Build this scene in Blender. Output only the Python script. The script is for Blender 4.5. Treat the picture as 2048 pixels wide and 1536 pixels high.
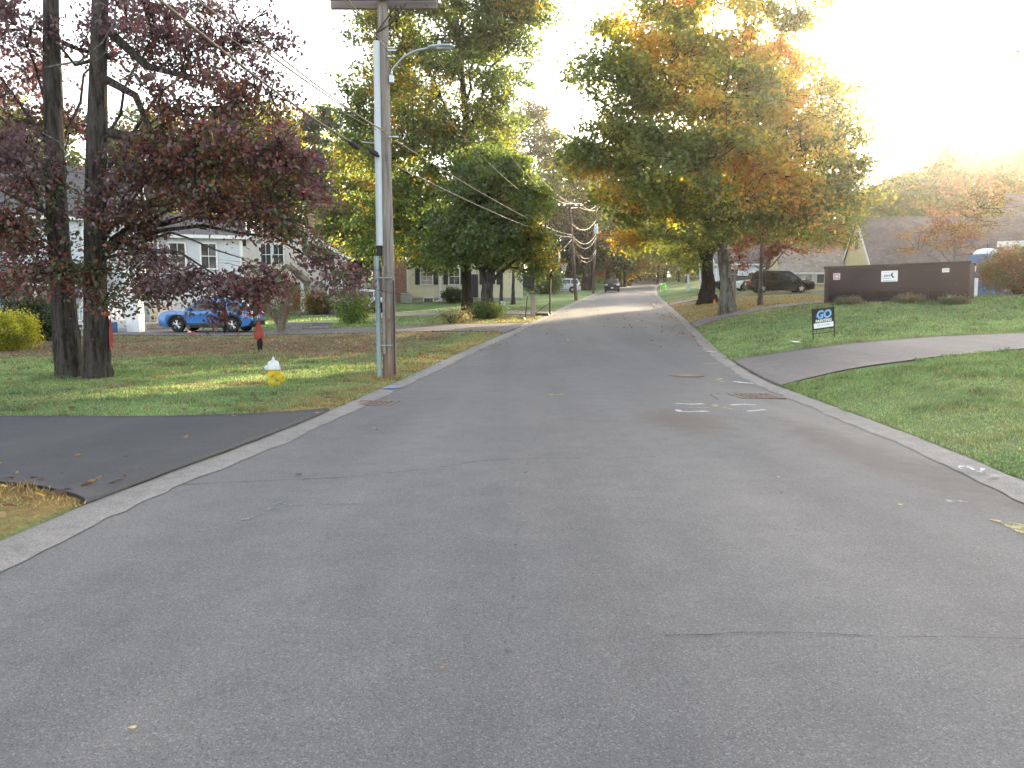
import bpy, bmesh, math, random
import numpy as np
from mathutils import Vector, Matrix, Euler

for _o in list(bpy.data.objects):
    bpy.data.objects.remove(_o)
scene = bpy.context.scene
COL = scene.collection
R = math.radians

# ---------------------------------------------------------------- camera
FPX = 1607.0                     # focal length in pixels of a 2048 wide frame
PITCH = math.atan(168 / FPX)
EYE = 1.6
cam_d = bpy.data.cameras.new("camera")
cam = bpy.data.objects.new("camera", cam_d)
COL.objects.link(cam)
cam.location = (0, 0, EYE)
cam.rotation_euler = (math.pi / 2 - PITCH, 0, 0)
cam_d.sensor_width = 36
cam_d.lens = FPX / 2048 * 36
cam_d.clip_start = 0.1
cam_d.clip_end = 3000
scene.camera = cam

# ---------------------------------------------------------------- sky, sun, exposure
SUN_EL, SUN_AZ = R(10.5), R(32.5)      # low autumn sun, ahead and to the right
world = bpy.data.worlds.new("World")
scene.world = world
world.use_nodes = True
wn = world.node_tree
wn.nodes.clear()
w_out = wn.nodes.new("ShaderNodeOutputWorld")
w_bg = wn.nodes.new("ShaderNodeBackground")
w_sky = wn.nodes.new("ShaderNodeTexSky")
w_sky.sky_type = 'NISHITA'
w_sky.sun_disc = False
w_sky.sun_elevation = SUN_EL
w_sky.sun_rotation = SUN_AZ
w_sky.air_density = 1.0
w_sky.dust_density = 1.6
w_sky.ozone_density = 0.6
w_hsv = wn.nodes.new("ShaderNodeHueSaturation")      # thin high cloud: a paler sky
w_hsv.inputs['Saturation'].default_value = 0.36
wn.links.new(w_sky.outputs[0], w_hsv.inputs['Color'])
wn.links.new(w_hsv.outputs[0], w_bg.inputs['Color'])
w_bg.inputs['Strength'].default_value = 0.15
wn.links.new(w_bg.outputs[0], w_out.inputs['Surface'])

sun_d = bpy.data.lights.new("sun", 'SUN')
sun = bpy.data.objects.new("sun", sun_d)
COL.objects.link(sun)
sun_d.energy = 5.0
sun_d.angle = R(0.6)
sun_d.color = (1.0, 0.80, 0.52)
_sd = Vector((math.sin(SUN_AZ) * math.cos(SUN_EL), math.cos(SUN_AZ) * math.cos(SUN_EL), math.sin(SUN_EL)))
sun.rotation_euler = _sd.to_track_quat('Z', 'Y').to_euler()
sun.location = (60, 100, 60)

scene.view_settings.view_transform = 'Standard'
scene.view_settings.look = 'None'
scene.view_settings.gamma = 1
scene.view_settings.use_curve_mapping = False
scene.view_settings.exposure = 2.5
scene.render.engine = 'CYCLES'
scene.cycles.use_denoising = True
scene.cycles.max_bounces = 6
scene.cycles.diffuse_bounces = 3
scene.cycles.transmission_bounces = 4
scene.cycles.transparent_max_bounces = 6
scene.cycles.caustics_reflective = False
scene.cycles.caustics_refractive = False

# ---------------------------------------------------------------- noise
_rs = np.random.RandomState(5)
_lat = _rs.rand(256, 256)
def vn(x, y):
    x = np.asarray(x, float); y = np.asarray(y, float)
    xi = np.floor(x).astype(int); yi = np.floor(y).astype(int)
    fx = x - xi; fy = y - yi
    fx = fx * fx * (3 - 2 * fx); fy = fy * fy * (3 - 2 * fy)
    a = _lat[xi & 255, yi & 255]; b = _lat[(xi + 1) & 255, yi & 255]
    c = _lat[xi & 255, (yi + 1) & 255]; d = _lat[(xi + 1) & 255, (yi + 1) & 255]
    return (a * (1 - fx) + b * fx) * (1 - fy) + (c * (1 - fx) + d * fx) * fy
def fbm(x, y):
    return (vn(x, y) + 0.5 * vn(x * 2.1 + 17, y * 2.1 + 5) + 0.25 * vn(x * 4.3 + 3, y * 4.3 + 41)) / 1.75
def sstep(a, b, x):
    t = np.clip((np.asarray(x, float) - a) / (b - a), 0, 1)
    return t * t * (3 - 2 * t)

# ---------------------------------------------------------------- lie of the land
_Y = [-40, 0, 5.3, 7, 9.3, 11.8, 14.5, 16.9, 19.5, 23.2, 26.1, 29.6, 34.3, 39.8, 47.5, 58, 72.8, 94.8, 114.7, 137.2, 173, 210, 243, 256, 290, 420]
_L = [-3.5, -3.52, -3.43, -3.27, -2.96, -2.78, -2.6, -2.43, -2.12, -1.68, -1.24, -0.66, 0.09, 0.94, 2.09, 3.67, 5.91, 9.32, 12.69, 16.79, 23.7, 31, 38.6, 43.5, 62, 150]
_Z = [0, 0, -0.01, -0.02, -0.05, -0.085, -0.115, -0.125, -0.09, -0.01, 0.06, 0.17, 0.33, 0.5, 0.72, 1.06, 1.51, 2.18, 2.87, 3.71, 5.0, 6.4, 7.8, 8.5, 8.8, 8.8]
ROADW = 7.8
BERM = 0.42
def roadL(y): return np.interp(y, _Y, _L)
def roadR(y): return np.interp(y, _Y, _L) + ROADW
def roadz(y): return np.interp(y, _Y, _Z)
_yy = np.arange(-40, 420, 0.5)
def _smooth(tab):
    v = np.interp(_yy, _Y, tab)
    n = 9
    k = np.hanning(n + 2)[1:-1]; k /= k.sum()
    vp = np.pad(v, n // 2, mode='edge')
    return np.convolve(vp, k, mode='valid')
_Ls, _Zs = _smooth(_L), _smooth(_Z)
def roadL(y): return np.interp(y, _yy, _Ls)
def roadR(y): return np.interp(y, _yy, _Ls) + ROADW
def roadz(y): return np.interp(y, _yy, _Zs)
def yardL(y): return np.interp(y, [-40, 0, 15, 40, 50, 60, 75, 100, 160, 250, 420], [0, 0, -.1, .05, .3, .67, 1.4, 2.6, 5.2, 9.5, 12])
def riseR(y): return np.interp(y, [-40, 5, 14, 18, 23, 26, 32, 35, 38, 42, 52, 65, 100, 420], [.62, .66, .74, .85, .9, 1.0, 1.4, 1.45, 1.35, 1.12, 1.0, .92, .8, .8])
def ground(x, y):
    x = np.asarray(x, float); y = np.asarray(y, float)
    L = roadL(y); Rr = L + ROADW; rz = roadz(y)
    sl = np.maximum(L - x, 0); sr = np.maximum(x - Rr, 0)
    bump = 0.05 * (fbm(x * .35 + 50, y * .35 + 50) - .5)
    left = rz + .034 + sstep(0.2, 14, sl) * (yardL(y) - rz) + bump * sstep(0, 2, sl)
    right = rz + .034 + riseR(y) * (1 - np.exp(-sr / 4.0)) + .012 * np.maximum(sr - 10, 0) * np.clip((y - 10) / 40, 0, 1) + bump * sstep(0, 2, sr)
    t = np.clip((x - L) / ROADW, 0, 1)
    road = rz + .05 * 4 * t * (1 - t)
    return np.where(x < L, left, np.where(x > Rr, right, road))
def gz(x, y): return float(ground(x, y))
def at(u, v, y):
    """world point seen at picture position (u, v) and y metres ahead"""
    a = (u - 1024) / FPX; b = (768 - v) / FPX
    d = Vector((a, math.cos(PITCH) + b * math.sin(PITCH), -math.sin(PITCH) + b * math.cos(PITCH)))
    return Vector((0, 0, EYE)) + d * (y / d.y)
def gat(u, y):
    """ground point y metres ahead in picture column u (iterates for the column's slight lean)"""
    v = 650
    p = at(u, v, y)
    for _ in range(6):
        z = gz(p.x, y)
        v = 768 - FPX * (y * math.sin(PITCH) + (z - EYE) * math.cos(PITCH)) / (y * math.cos(PITCH) - (z - EYE) * math.sin(PITCH))
        p = at(u, v, y)
    return Vector((p.x, y, gz(p.x, y)))

# ---------------------------------------------------------------- object helpers
def tag(o, label=None, cat=None, group=None, kind=None):
    if label: o["label"] = label
    if cat: o["category"] = cat
    if group: o["group"] = group
    if kind: o["kind"] = kind
    return o
def thing(name, label, cat, loc=(0, 0, 0), rz=0.0, group=None):
    o = bpy.data.objects.new(name, None)
    COL.objects.link(o)
    o.location = loc; o.rotation_euler = (0, 0, rz)
    o.empty_display_size = .3
    return tag(o, label, cat, group)
def link(o, parent=None):
    COL.objects.link(o)
    if parent: o.parent = parent
    return o

class MB:
    """collects shapes, then becomes one mesh object"""
    def __init__(s): s.v = []; s.f = []; s.m = []
    def add(s, vs, fs, m=0):
        o = len(s.v)
        s.v += [tuple(p) for p in vs]
        for f in fs:
            s.f.append(tuple(i + o for i in f)); s.m.append(m)
        return s
    def box(s, c, d, rot=None, m=0, taper=(1, 1)):
        hx, hy, hz = d[0] / 2, d[1] / 2, d[2] / 2
        vs = [(-hx, -hy, -hz), (hx, -hy, -hz), (hx, hy, -hz), (-hx, hy, -hz),
              (-hx * taper[0], -hy * taper[1], hz), (hx * taper[0], -hy * taper[1], hz), (hx * taper[0], hy * taper[1], hz), (-hx * taper[0], hy * taper[1], hz)]
        M = Euler(rot).to_matrix() if rot else Matrix.Identity(3)
        vs = [M @ Vector(p) + Vector(c) for p in vs]
        return s.add(vs, [(0, 3, 2, 1), (4, 5, 6, 7), (0, 1, 5, 4), (1, 2, 6, 5), (2, 3, 7, 6), (3, 0, 4, 7)], m)
    def tube(s, pts, rad, n=8, m=0, cap=True):
        pts = [Vector(p) for p in pts]
        if not hasattr(rad, '__len__'): rad = [rad] * len(pts)
        vs = []; fs = []
        ref = None
        for i, p in enumerate(pts):
            t = (pts[min(i + 1, len(pts) - 1)] - pts[max(i - 1, 0)])
            if t.length < 1e-9: t = Vector((0, 0, 1))
            t.normalize()
            if ref is None:
                ref = Vector((1, 0, 0)) if abs(t.x) < .9 else Vector((0, 1, 0))
            a = (ref - t * ref.dot(t))
            if a.length < 1e-6: a = t.orthogonal()
            a.normalize(); ref = a
            b = t.cross(a)
            for k in range(n):
                an = 2 * math.pi * k / n
                vs.append(p + (a * math.cos(an) + b * math.sin(an)) * rad[i])
        for i in range(len(pts) - 1):
            for k in range(n):
                k2 = (k + 1) % n
                fs.append((i * n + k, i * n + k2, (i + 1) * n + k2, (i + 1) * n + k))
        if cap:
            fs.append(tuple(range(n - 1, -1, -1)))
            fs.append(tuple(range((len(pts) - 1) * n, len(pts) * n)))
        return s.add(vs, fs, m)
    def lathe(s, prof, n=20, c=(0, 0, 0), axis='z', m=0):
        vs = []; fs = []
        for r, h in prof:
            for k in range(n):
                a = 2 * math.pi * k / n
                x, y = r * math.cos(a), r * math.sin(a)
                if axis == 'z': q = (x, y, h)
                elif axis == 'y': q = (x, h, y)
                else: q = (h, x, y)
                vs.append((q[0] + c[0], q[1] + c[1], q[2] + c[2]))
        for i in range(len(prof) - 1):
            for k in range(n):
                k2 = (k + 1) % n
                fs.append((i * n + k, i * n + k2, (i + 1) * n + k2, (i + 1) * n + k))
        fs.append(tuple(range(n))); fs.append(tuple(range((len(prof) - 1) * n, len(prof) * n)))
        return s.add(vs, fs, m)
    def prism(s, poly, h0, h1, plane='xz', m=0):
        """polygon in a plane, extruded along the third axis from h0 to h1"""
        n = len(poly)
        def q(a, b, h):
            return (a, h, b) if plane == 'xz' else ((h, a, b) if plane == 'yz' else (a, b, h))
        vs = [q(a, b, h0) for a, b in poly] + [q(a, b, h1) for a, b in poly]
        fs = [tuple(range(n)), tuple(range(2 * n - 1, n - 1, -1))]
        for i in range(n):
            j = (i + 1) % n
            fs.append((i, i + n, j + n, j))
        return s.add(vs, fs, m)
    def sphere(s, c, r, n=12, m=0, sc=(1, 1, 1)):
        prof = [(math.sin(math.pi * i / n) * 1.0 + 1e-4, -math.cos(math.pi * i / n)) for i in range(n + 1)]
        vs = []; fs = []
        for a, h in prof:
            for k in range(n * 2):
                t = math.pi * k / n
                vs.append((c[0] + r * sc[0] * a * math.cos(t), c[1] + r * sc[1] * a * math.sin(t), c[2] + r * sc[2] * h))
        for i in range(n):
            for k in range(2 * n):
                k2 = (k + 1) % (2 * n)
                fs.append((i * 2 * n + k, i * 2 * n + k2, (i + 1) * 2 * n + k2, (i + 1) * 2 * n + k))
        return s.add(vs, fs, m)
    def build(s, name, mats, parent=None, smooth=False, bevel=0, seg=1, kind=None, fix=True):
        me = bpy.data.meshes.new(name)
        me.from_pydata(s.v, [], s.f)
        if not isinstance(mats, (list, tuple)): mats = [mats]
        for mt in mats: me.materials.append(mt)
        if len(mats) > 1: me.polygons.foreach_set('material_index', s.m)
        if fix or bevel:
            bm = bmesh.new(); bm.from_mesh(me)
            if fix: bmesh.ops.recalc_face_normals(bm, faces=bm.faces)
            if bevel:
                ed = [e for e in bm.edges if len(e.link_faces) == 2 and e.calc_face_angle(0) > 0.6]
                bmesh.ops.bevel(bm, geom=ed, offset=bevel, segments=seg, profile=.6, affect='EDGES', clamp_overlap=True)
            bm.to_mesh(me); bm.free()
        if smooth:
            me.polygons.foreach_set('use_smooth', [True] * len(me.polygons))
            try: me.set_sharp_from_angle(angle=R(38))
            except Exception: pass
        o = bpy.data.objects.new(name, me)
        link(o, parent)
        if kind: o['kind'] = kind
        return o

def mesh_np(name, V, F, mats, parent=None, cols=None, smooth=False, kind=None):
    """fast mesh from arrays; every face has the same number of corners"""
    V = np.ascontiguousarray(V, dtype=np.float32); F = np.ascontiguousarray(F, dtype=np.int32)
    me = bpy.data.meshes.new(name)
    nf, k = F.shape
    me.vertices.add(len(V)); me.vertices.foreach_set('co', V.ravel())
    me.loops.add(nf * k); me.loops.foreach_set('vertex_index', F.ravel())
    me.polygons.add(nf)
    me.polygons.foreach_set('loop_start', np.arange(nf, dtype=np.int32) * k)
    try: me.polygons.foreach_set('loop_total', np.full(nf, k, dtype=np.int32))
    except Exception: pass
    if not isinstance(mats, (list, tuple)): mats = [mats]
    for mt in mats: me.materials.append(mt)
    if cols is not None:
        at_ = me.attributes.new('col', 'FLOAT_COLOR', 'POINT')
        c4 = np.ones((len(V), 4), np.float32); c4[:, :3] = cols
        at_.data.foreach_set('color', c4.ravel())
    me.update(calc_edges=True)
    if smooth: me.polygons.foreach_set('use_smooth', np.ones(nf, bool))
    o = bpy.data.objects.new(name, me)
    link(o, parent)
    if kind: o['kind'] = kind
    return o
def copy_tree(o, parent=None):
    c = o.copy(); COL.objects.link(c)
    if parent: c.parent = parent
    for ch in o.children: copy_tree(ch, c)
    return c

# ---------------------------------------------------------------- materials
def nmat(name):
    m = bpy.data.materials.new(name); m.use_nodes = True
    nt = m.node_tree; nt.nodes.clear()
    out = nt.nodes.new('ShaderNodeOutputMaterial')
    return m, nt, out
def ramp(nt, src, stops):
    r = nt.nodes.new('ShaderNodeValToRGB')
    el = r.color_ramp.elements
    while len(el) < len(stops): el.new(.5)
    for e, (p, c) in zip(el, stops):
        e.position = p; e.color = (c[0], c[1], c[2], 1) if hasattr(c, '__len__') else (c, c, c, 1)
    nt.links.new(src, r.inputs[0])
    return r.outputs[0]
def noise(nt, scale, detail=3, rough=.55, coord='Object', stretch=None):
    tc = nt.nodes.new('ShaderNodeTexCoord')
    src = tc.outputs[coord]
    if stretch:
        mp = nt.nodes.new('ShaderNodeMapping'); mp.inputs['Scale'].default_value = stretch
        nt.links.new(src, mp.inputs[0]); src = mp.outputs[0]
    n = nt.nodes.new('ShaderNodeTexNoise')
    n.inputs['Scale'].default_value = scale; n.inputs['Detail'].default_value = detail; n.inputs['Roughness'].default_value = rough
    nt.links.new(src, n.inputs['Vector'])
    return n.outputs['Fac']
def mixc(nt, fac, a, b, mode='MIX'):
    m = nt.nodes.new('ShaderNodeMix'); m.data_type = 'RGBA'; m.blend_type = mode
    for s, v in ((m.inputs['Factor'], fac), (m.inputs['A'], a), (m.inputs['B'], b)):
        pass
    def put(sock, v):
        if isinstance(v, bpy.types.NodeSocket): nt.links.new(v, sock)
        elif hasattr(v, '__len__'): sock.default_value = (v[0], v[1], v[2], 1)
        else: sock.default_value = v
    put(m.inputs[0], fac); put(m.inputs[6], a); put(m.inputs[7], b)
    return m.outputs[2]
def bump(nt, h, strength, dist=.02):
    b = nt.nodes.new('ShaderNodeBump'); b.inputs['Strength'].default_value = strength; b.inputs['Distance'].default_value = dist
    nt.links.new(h, b.inputs['Height'])
    return b.outputs[0]
def pbsdf(nt, out, col, rough=.6, metal=0, spec=.5, normal=None, coat=0):
    p = nt.nodes.new('ShaderNodeBsdfPrincipled')
    if isinstance(col, bpy.types.NodeSocket): nt.links.new(col, p.inputs['Base Color'])
    else: p.inputs['Base Color'].default_value = (*col[:3], 1)
    if isinstance(rough, bpy.types.NodeSocket): nt.links.new(rough, p.inputs['Roughness'])
    else: p.inputs['Roughness'].default_value = rough
    p.inputs['Metallic'].default_value = metal
    p.inputs['Specular IOR Level'].default_value = spec
    p.inputs['Coat Weight'].default_value = coat
    if normal: nt.links.new(normal, p.inputs['Normal'])
    nt.links.new(p.outputs[0], out.inputs['Surface'])
    return p
_mc = {}
def M(name, col, rough=.6, metal=0, var=.25, scale=6, bmp=.1, bscale=30, spec=.4, coat=0, stretch=None, det=4):
    """plain material with mottling, wear and a fine relief"""
    if name in _mc: return _mc[name]
    m, nt, out = nmat(name)
    n = noise(nt, scale, det, .6, stretch=stretch)
    lo = [c * (1 - var) for c in col]; hi = [min(1, c * (1 + var)) for c in col]
    c = ramp(nt, n, [(.3, lo), (.7, hi)])
    nb = noise(nt, bscale, 3, .6, stretch=stretch) if bmp else None
    pbsdf(nt, out, c, rough, metal, spec, bump(nt, nb, bmp, .01) if bmp else None, coat)
    _mc[name] = m
    return m
# ---------------------------------------------------------------- special materials
def leaf_material(name, trans=.5, tint=(2.3, 2.05, .9)):
    m, nt, out = nmat(name)
    a = nt.nodes.new('ShaderNodeAttribute'); a.attribute_name = 'col'
    d = nt.nodes.new('ShaderNodeBsdfDiffuse'); nt.links.new(a.outputs['Color'], d.inputs['Color'])
    t = nt.nodes.new('ShaderNodeBsdfTranslucent')
    br = mixc(nt, 1.0, a.outputs['Color'], tint, 'MULTIPLY')
    nt.links.new(br, t.inputs['Color'])
    mx = nt.nodes.new('ShaderNodeMixShader'); mx.inputs[0].default_value = trans
    nt.links.new(d.outputs[0], mx.inputs[1]); nt.links.new(t.outputs[0], mx.inputs[2])
    g = nt.nodes.new('ShaderNodeBsdfGlossy'); g.inputs['Roughness'].default_value = .45
    m2 = nt.nodes.new('ShaderNodeMixShader'); m2.inputs[0].default_value = .05
    nt.links.new(mx.outputs[0], m2.inputs[1]); nt.links.new(g.outputs[0], m2.inputs[2])
    nt.links.new(m2.outputs[0], out.inputs['Surface'])
    return m
LEAF = leaf_material('leaf')
LEAF_PURPLE = leaf_material('purple_leaf', .42, (1.7, 1.35, 1.35))
BLADE = leaf_material('grass_blade', .35, (2.0, 2.0, 1.05))

def bark_material(name, dark, light, zs=.18, scale=9):
    m, nt, out = nmat(name)
    n1 = noise(nt, scale, 5, .65, stretch=(1, 1, zs))
    n2 = noise(nt, 1.3, 4, .6)
    n3 = noise(nt, 40, 3, .6, stretch=(1, 1, .4))
    c = ramp(nt, n1, [(.40, dark), (.58, light)])
    c = mixc(nt, ramp(nt, n2, [(.55, 0), (.75, .55)]), c, [l * 1.35 + .02 for l in light])
    c = mixc(nt, .25, c, ramp(nt, n3, [(.3, [d * .6 for d in dark]), (.7, light)]))
    ad = nt.nodes.new('ShaderNodeMath'); ad.operation = 'MULTIPLY_ADD'; ad.inputs[1].default_value = .35
    nt.links.new(n3, ad.inputs[0]); nt.links.new(n1, ad.inputs[2])
    pbsdf(nt, out, c, .92, 0, .2, bump(nt, ad.outputs[0], 1.0, .12))
    return m
BARK_OAK = bark_material('oak_bark', (.016, .014, .013), (.105, .093, .086), .14, 13)
BARK_MAPLE = bark_material('maple_bark', (.035, .03, .026), (.19, .175, .155), .3, 6)
BARK_DARK = bark_material('dark_bark', (.014, .011, .009), (.05, .042, .034))
BARK_PALE = bark_material('pale_twig', (.10, .095, .085), (.22, .21, .19))

def ground_material():
    m, nt, out = nmat('lawn_soil')
    a = nt.nodes.new('ShaderNodeAttribute'); a.attribute_name = 'col'
    n1 = noise(nt, 14, 5, .7); n2 = noise(nt, 70, 3, .7); n3 = noise(nt, 1.1, 4, .6)
    c = mixc(nt, 1.0, a.outputs['Color'], ramp(nt, n1, [(.25, (.62, .62, .62)), (.75, (1.35, 1.33, 1.25))]), 'MULTIPLY')
    c = mixc(nt, 1.0, c, ramp(nt, n2, [(.3, (.6, .6, .6)), (.7, (1.4, 1.4, 1.35))]), 'MULTIPLY')
    c = mixc(nt, 1.0, c, ramp(nt, n3, [(.3, (.8, .85, .8)), (.7, (1.2, 1.15, 1.15))]), 'MULTIPLY')
    pbsdf(nt, out, c, .95, 0, .1, bump(nt, n2, .7, .05))
    return m
LAWN = ground_material()

def asphalt_material(name, base, speck=.5, stains=(), wear=.0):
    m, nt, out = nmat(name)
    tc = nt.nodes.new('ShaderNodeTexCoord')
    vor = nt.nodes.new('ShaderNodeTexVoronoi'); vor.inputs['Scale'].default_value = 150
    nt.links.new(tc.outputs['Object'], vor.inputs['Vector'])
    fine = noise(nt, 330, 2, .6); mid = noise(nt, 3.0, 5, .6); big = noise(nt, .35, 3, .5, stretch=(1.6, .35, 1))
    lo = [c * .55 for c in base]; hi = [min(1, c * 1.5) for c in base]
    c = ramp(nt, fine, [(.25, lo), (.5, base), (.75, hi)])
    # scattered pale aggregate
    sp = nt.nodes.new('ShaderNodeSeparateColor'); nt.links.new(vor.outputs['Color'], sp.inputs[0])
    k = ramp(nt, sp.outputs[0], [(.72, 0), (.9, speck * .55), (1, speck)])
    c = mixc(nt, k, c, [min(1, b * 2.6 + .02) for b in base])
    kd = ramp(nt, sp.outputs[1], [(.75, 0), (.95, .55)])
    c = mixc(nt, kd, c, [b * .35 for b in base])
    c = mixc(nt, 1.0, c, ramp(nt, mid, [(.3, (.9, .9, .9)), (.7, (1.09, 1.08, 1.07))]), 'MULTIPLY')
    c = mixc(nt, 1.0, c, ramp(nt, big, [(.3, (.86, .87, .9)), (.7, (1.12, 1.10, 1.07))]), 'MULTIPLY')
    lanes = noise(nt, .9, 3, .5, stretch=(1.0, .03, 1)); patchy = noise(nt, .22, 4, .7)
    c = mixc(nt, 1.0, c, ramp(nt, lanes, [(.32, (.86, .86, .87)), (.5, (1, 1, 1)), (.68, (1.11, 1.11, 1.10))]), 'MULTIPLY')
    c = mixc(nt, 1.0, c, ramp(nt, patchy, [(.35, (.92, .92, .93)), (.65, (1.07, 1.06, 1.05))]), 'MULTIPLY')
    if wear:
        wn_ = noise(nt, 5, 6, .75)
        c = mixc(nt, ramp(nt, wn_, [(.48, 0), (.66, wear)]), c, [b * .45 for b in base])
    for (sx, sy, rx, ry, amt, colr, sd) in stains:
        mp = nt.nodes.new('ShaderNodeMapping'); mp.vector_type = 'POINT'
        mp.inputs['Location'].default_value = (-sx / rx, -sy / ry, 0); mp.inputs['Scale'].default_value = (1 / rx, 1 / ry, 0)
        nt.links.new(tc.outputs['Object'], mp.inputs[0])
        ln = nt.nodes.new('ShaderNodeVectorMath'); ln.operation = 'LENGTH'
        nt.links.new(mp.outputs[0], ln.inputs[0])
        nn = noise(nt, 2.2 + sd, 5, .65)
        ad = nt.nodes.new('ShaderNodeMath'); ad.operation = 'MULTIPLY_ADD'; ad.inputs[1].default_value = 1.5
        nt.links.new(nn, ad.inputs[0]); nt.links.new(ln.outputs['Value'], ad.inputs[2])
        fac = ramp(nt, ad.outputs[0], [(.95, amt), (1.0, amt * .9)]) if False else None
        mr = nt.nodes.new('ShaderNodeMapRange'); mr.inputs['From Min'].default_value = 1.1; mr.inputs['From Max'].default_value = 1.75
        mr.inputs['To Min'].default_value = amt; mr.inputs['To Max'].default_value = 0
        nt.links.new(ad.outputs[0], mr.inputs['Value'])
        c = mixc(nt, mr.outputs[0], c, colr)
    pbsdf(nt, out, c, .82, 0, .35, bump(nt, fine, .45, .004))
    return m

def blotch_paint(name, col, cover=.5, scale=9):
    """sprayed marking paint: patchy, the road shows through it"""
    m, nt, out = nmat(name)
    n = noise(nt, scale, 5, .7); n2 = noise(nt, 120, 2, .6)
    ad = nt.nodes.new('ShaderNodeMath'); ad.operation = 'MULTIPLY_ADD'; ad.inputs[1].default_value = .6
    nt.links.new(n2, ad.inputs[0]); nt.links.new(n, ad.inputs[2])
    k = ramp(nt, ad.outputs[0], [(.95 - cover * .5, 0), (1.06 - cover * .45, .85)])
    p = nt.nodes.new('ShaderNodeBsdfPrincipled'); p.inputs['Base Color'].default_value = (*col, 1); p.inputs['Roughness'].default_value = .8
    t = nt.nodes.new('ShaderNodeBsdfTransparent')
    mx = nt.nodes.new('ShaderNodeMixShader')
    nt.links.new(k, mx.inputs[0]); nt.links.new(t.outputs[0], mx.inputs[1]); nt.links.new(p.outputs[0], mx.inputs[2])
    nt.links.new(mx.outputs[0], out.inputs['Surface'])
    return m

def brick_material(name, c1, c2, mortar, scale=4.5):
    m, nt, out = nmat(name)
    tc = nt.nodes.new('ShaderNodeTexCoord')
    sx = nt.nodes.new('ShaderNodeSeparateXYZ'); nt.links.new(tc.outputs['Object'], sx.inputs[0])
    ad = nt.nodes.new('ShaderNodeMath'); nt.links.new(sx.outputs[0], ad.inputs[0]); nt.links.new(sx.outputs[1], ad.inputs[1])
    cb = nt.nodes.new('ShaderNodeCombineXYZ'); nt.links.new(ad.outputs[0], cb.inputs[0]); nt.links.new(sx.outputs[2], cb.inputs[1])
    b = nt.nodes.new('ShaderNodeTexBrick'); b.inputs['Scale'].default_value = scale
    b.inputs['Color1'].default_value = (*c1, 1); b.inputs['Color2'].default_value = (*c2, 1); b.inputs['Mortar'].default_value = (*mortar, 1)
    b.inputs['Mortar Size'].default_value = .03
    nt.links.new(cb.outputs[0], b.inputs['Vector'])
    c = mixc(nt, 1.0, b.outputs['Color'], ramp(nt, noise(nt, 5, 4), [(.3, (.7, .7, .7)), (.7, (1.25, 1.2, 1.2))]), 'MULTIPLY')
    pbsdf(nt, out, c, .9, 0, .2, bump(nt, b.outputs['Fac'], -.4, .01))
    return m

def shingle_material(name, col):
    m, nt, out = nmat(name)
    tc = nt.nodes.new('ShaderNodeTexCoord')
    b = nt.nodes.new('ShaderNodeTexBrick'); b.inputs['Scale'].default_value = 3.0
    b.inputs['Color1'].default_value = (*[c * .8 for c in col], 1); b.inputs['Color2'].default_value = (*[c * 1.2 for c in col], 1)
    b.inputs['Mortar'].default_value = (*[c * .5 for c in col], 1); b.inputs['Mortar Size'].default_value = .02
    nt.links.new(tc.outputs['Object'], b.inputs['Vector'])
    c = mixc(nt, 1.0, b.outputs['Color'], ramp(nt, noise(nt, 1.2, 5), [(.3, (.75, .75, .75)), (.7, (1.2, 1.2, 1.2))]), 'MULTIPLY')
    pbsdf(nt, out, c, .9, 0, .25, bump(nt, noise(nt, 25, 3), .4, .01))
    return m

def glass_material(name, tint=(.03, .035, .04), rough=.04):
    m, nt, out = nmat(name)
    n = noise(nt, .8, 3)
    c = ramp(nt, n, [(.35, [t * .6 for t in tint]), (.7, [t * 1.8 for t in tint])])
    pbsdf(nt, out, c, rough, 0, .8)
    return m
GLASS = glass_material('window_glass')
CARGLASS = glass_material('tinted_glass', (.012, .014, .016), .03)
WHITE = M('white_trim_paint', (.68, .69, .70), .5, var=.05, scale=3)
BLACKMETAL = M('black_metal', (.012, .012, .013), .45, .2, var=.3)
STEEL = M('galvanised_steel', (.42, .44, .46), .45, .55, var=.12, scale=4)
GREYPAINT = M('grey_painted_metal', (.36, .40, .42), .5, .1, var=.1, scale=5)
RUBBER = M('tyre_rubber', (.012, .012, .012), .8, var=.2)
ALLOY = M('alloy_wheel', (.55, .56, .57), .3, .8, var=.08)
DARKPLASTIC = M('dark_plastic', (.018, .018, .02), .6, var=.2)
# ---------------------------------------------------------------- ground, road, drives
# drives: four corners (near road, far along the kerb, ...) as quads in plan
DRIVES = {
    'near_left': [(-2.96, 7.05), (-2.85, 11.15), (-30, 11.3), (-30, 6.3)],
    'blue_car': [(0.05, 33.0), (0.75, 38.2), (-24, 42.5), (-22, 36.0)],
    'white_car': [(2.0, 46.8), (2.6, 50.6), (-16, 63.5), (-17, 58.5)],
    'near_right': [(5.2, 16.1), (5.9, 21.0), (20, 21.4), (20, 18.9)],
    'dumpster': [(8.1, 35.6), (8.5, 38.4), (27, 37.5), (27, 33.4)],
    'van': [(12.0, 61.0), (12.6, 64.0), (33, 69.0), (33, 62.5)],
}
def in_quad(x, y, q, grow=0.0):
    x = np.asarray(x, float); y = np.asarray(y, float)
    ins = np.ones(x.shape, bool)
    cx = sum(p[0] for p in q) / 4; cy = sum(p[1] for p in q) / 4
    for i in range(4):
        (x0, y0), (x1, y1) = q[i], q[(i + 1) % 4]
        nx, ny = y1 - y0, -(x1 - x0)
        l = math.hypot(nx, ny); nx /= l; ny /= l
        sg = 1 if (cx - x0) * nx + (cy - y0) * ny > 0 else -1
        ins &= ((x - x0) * nx + (y - y0) * ny) * sg > -grow
    return ins
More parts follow.
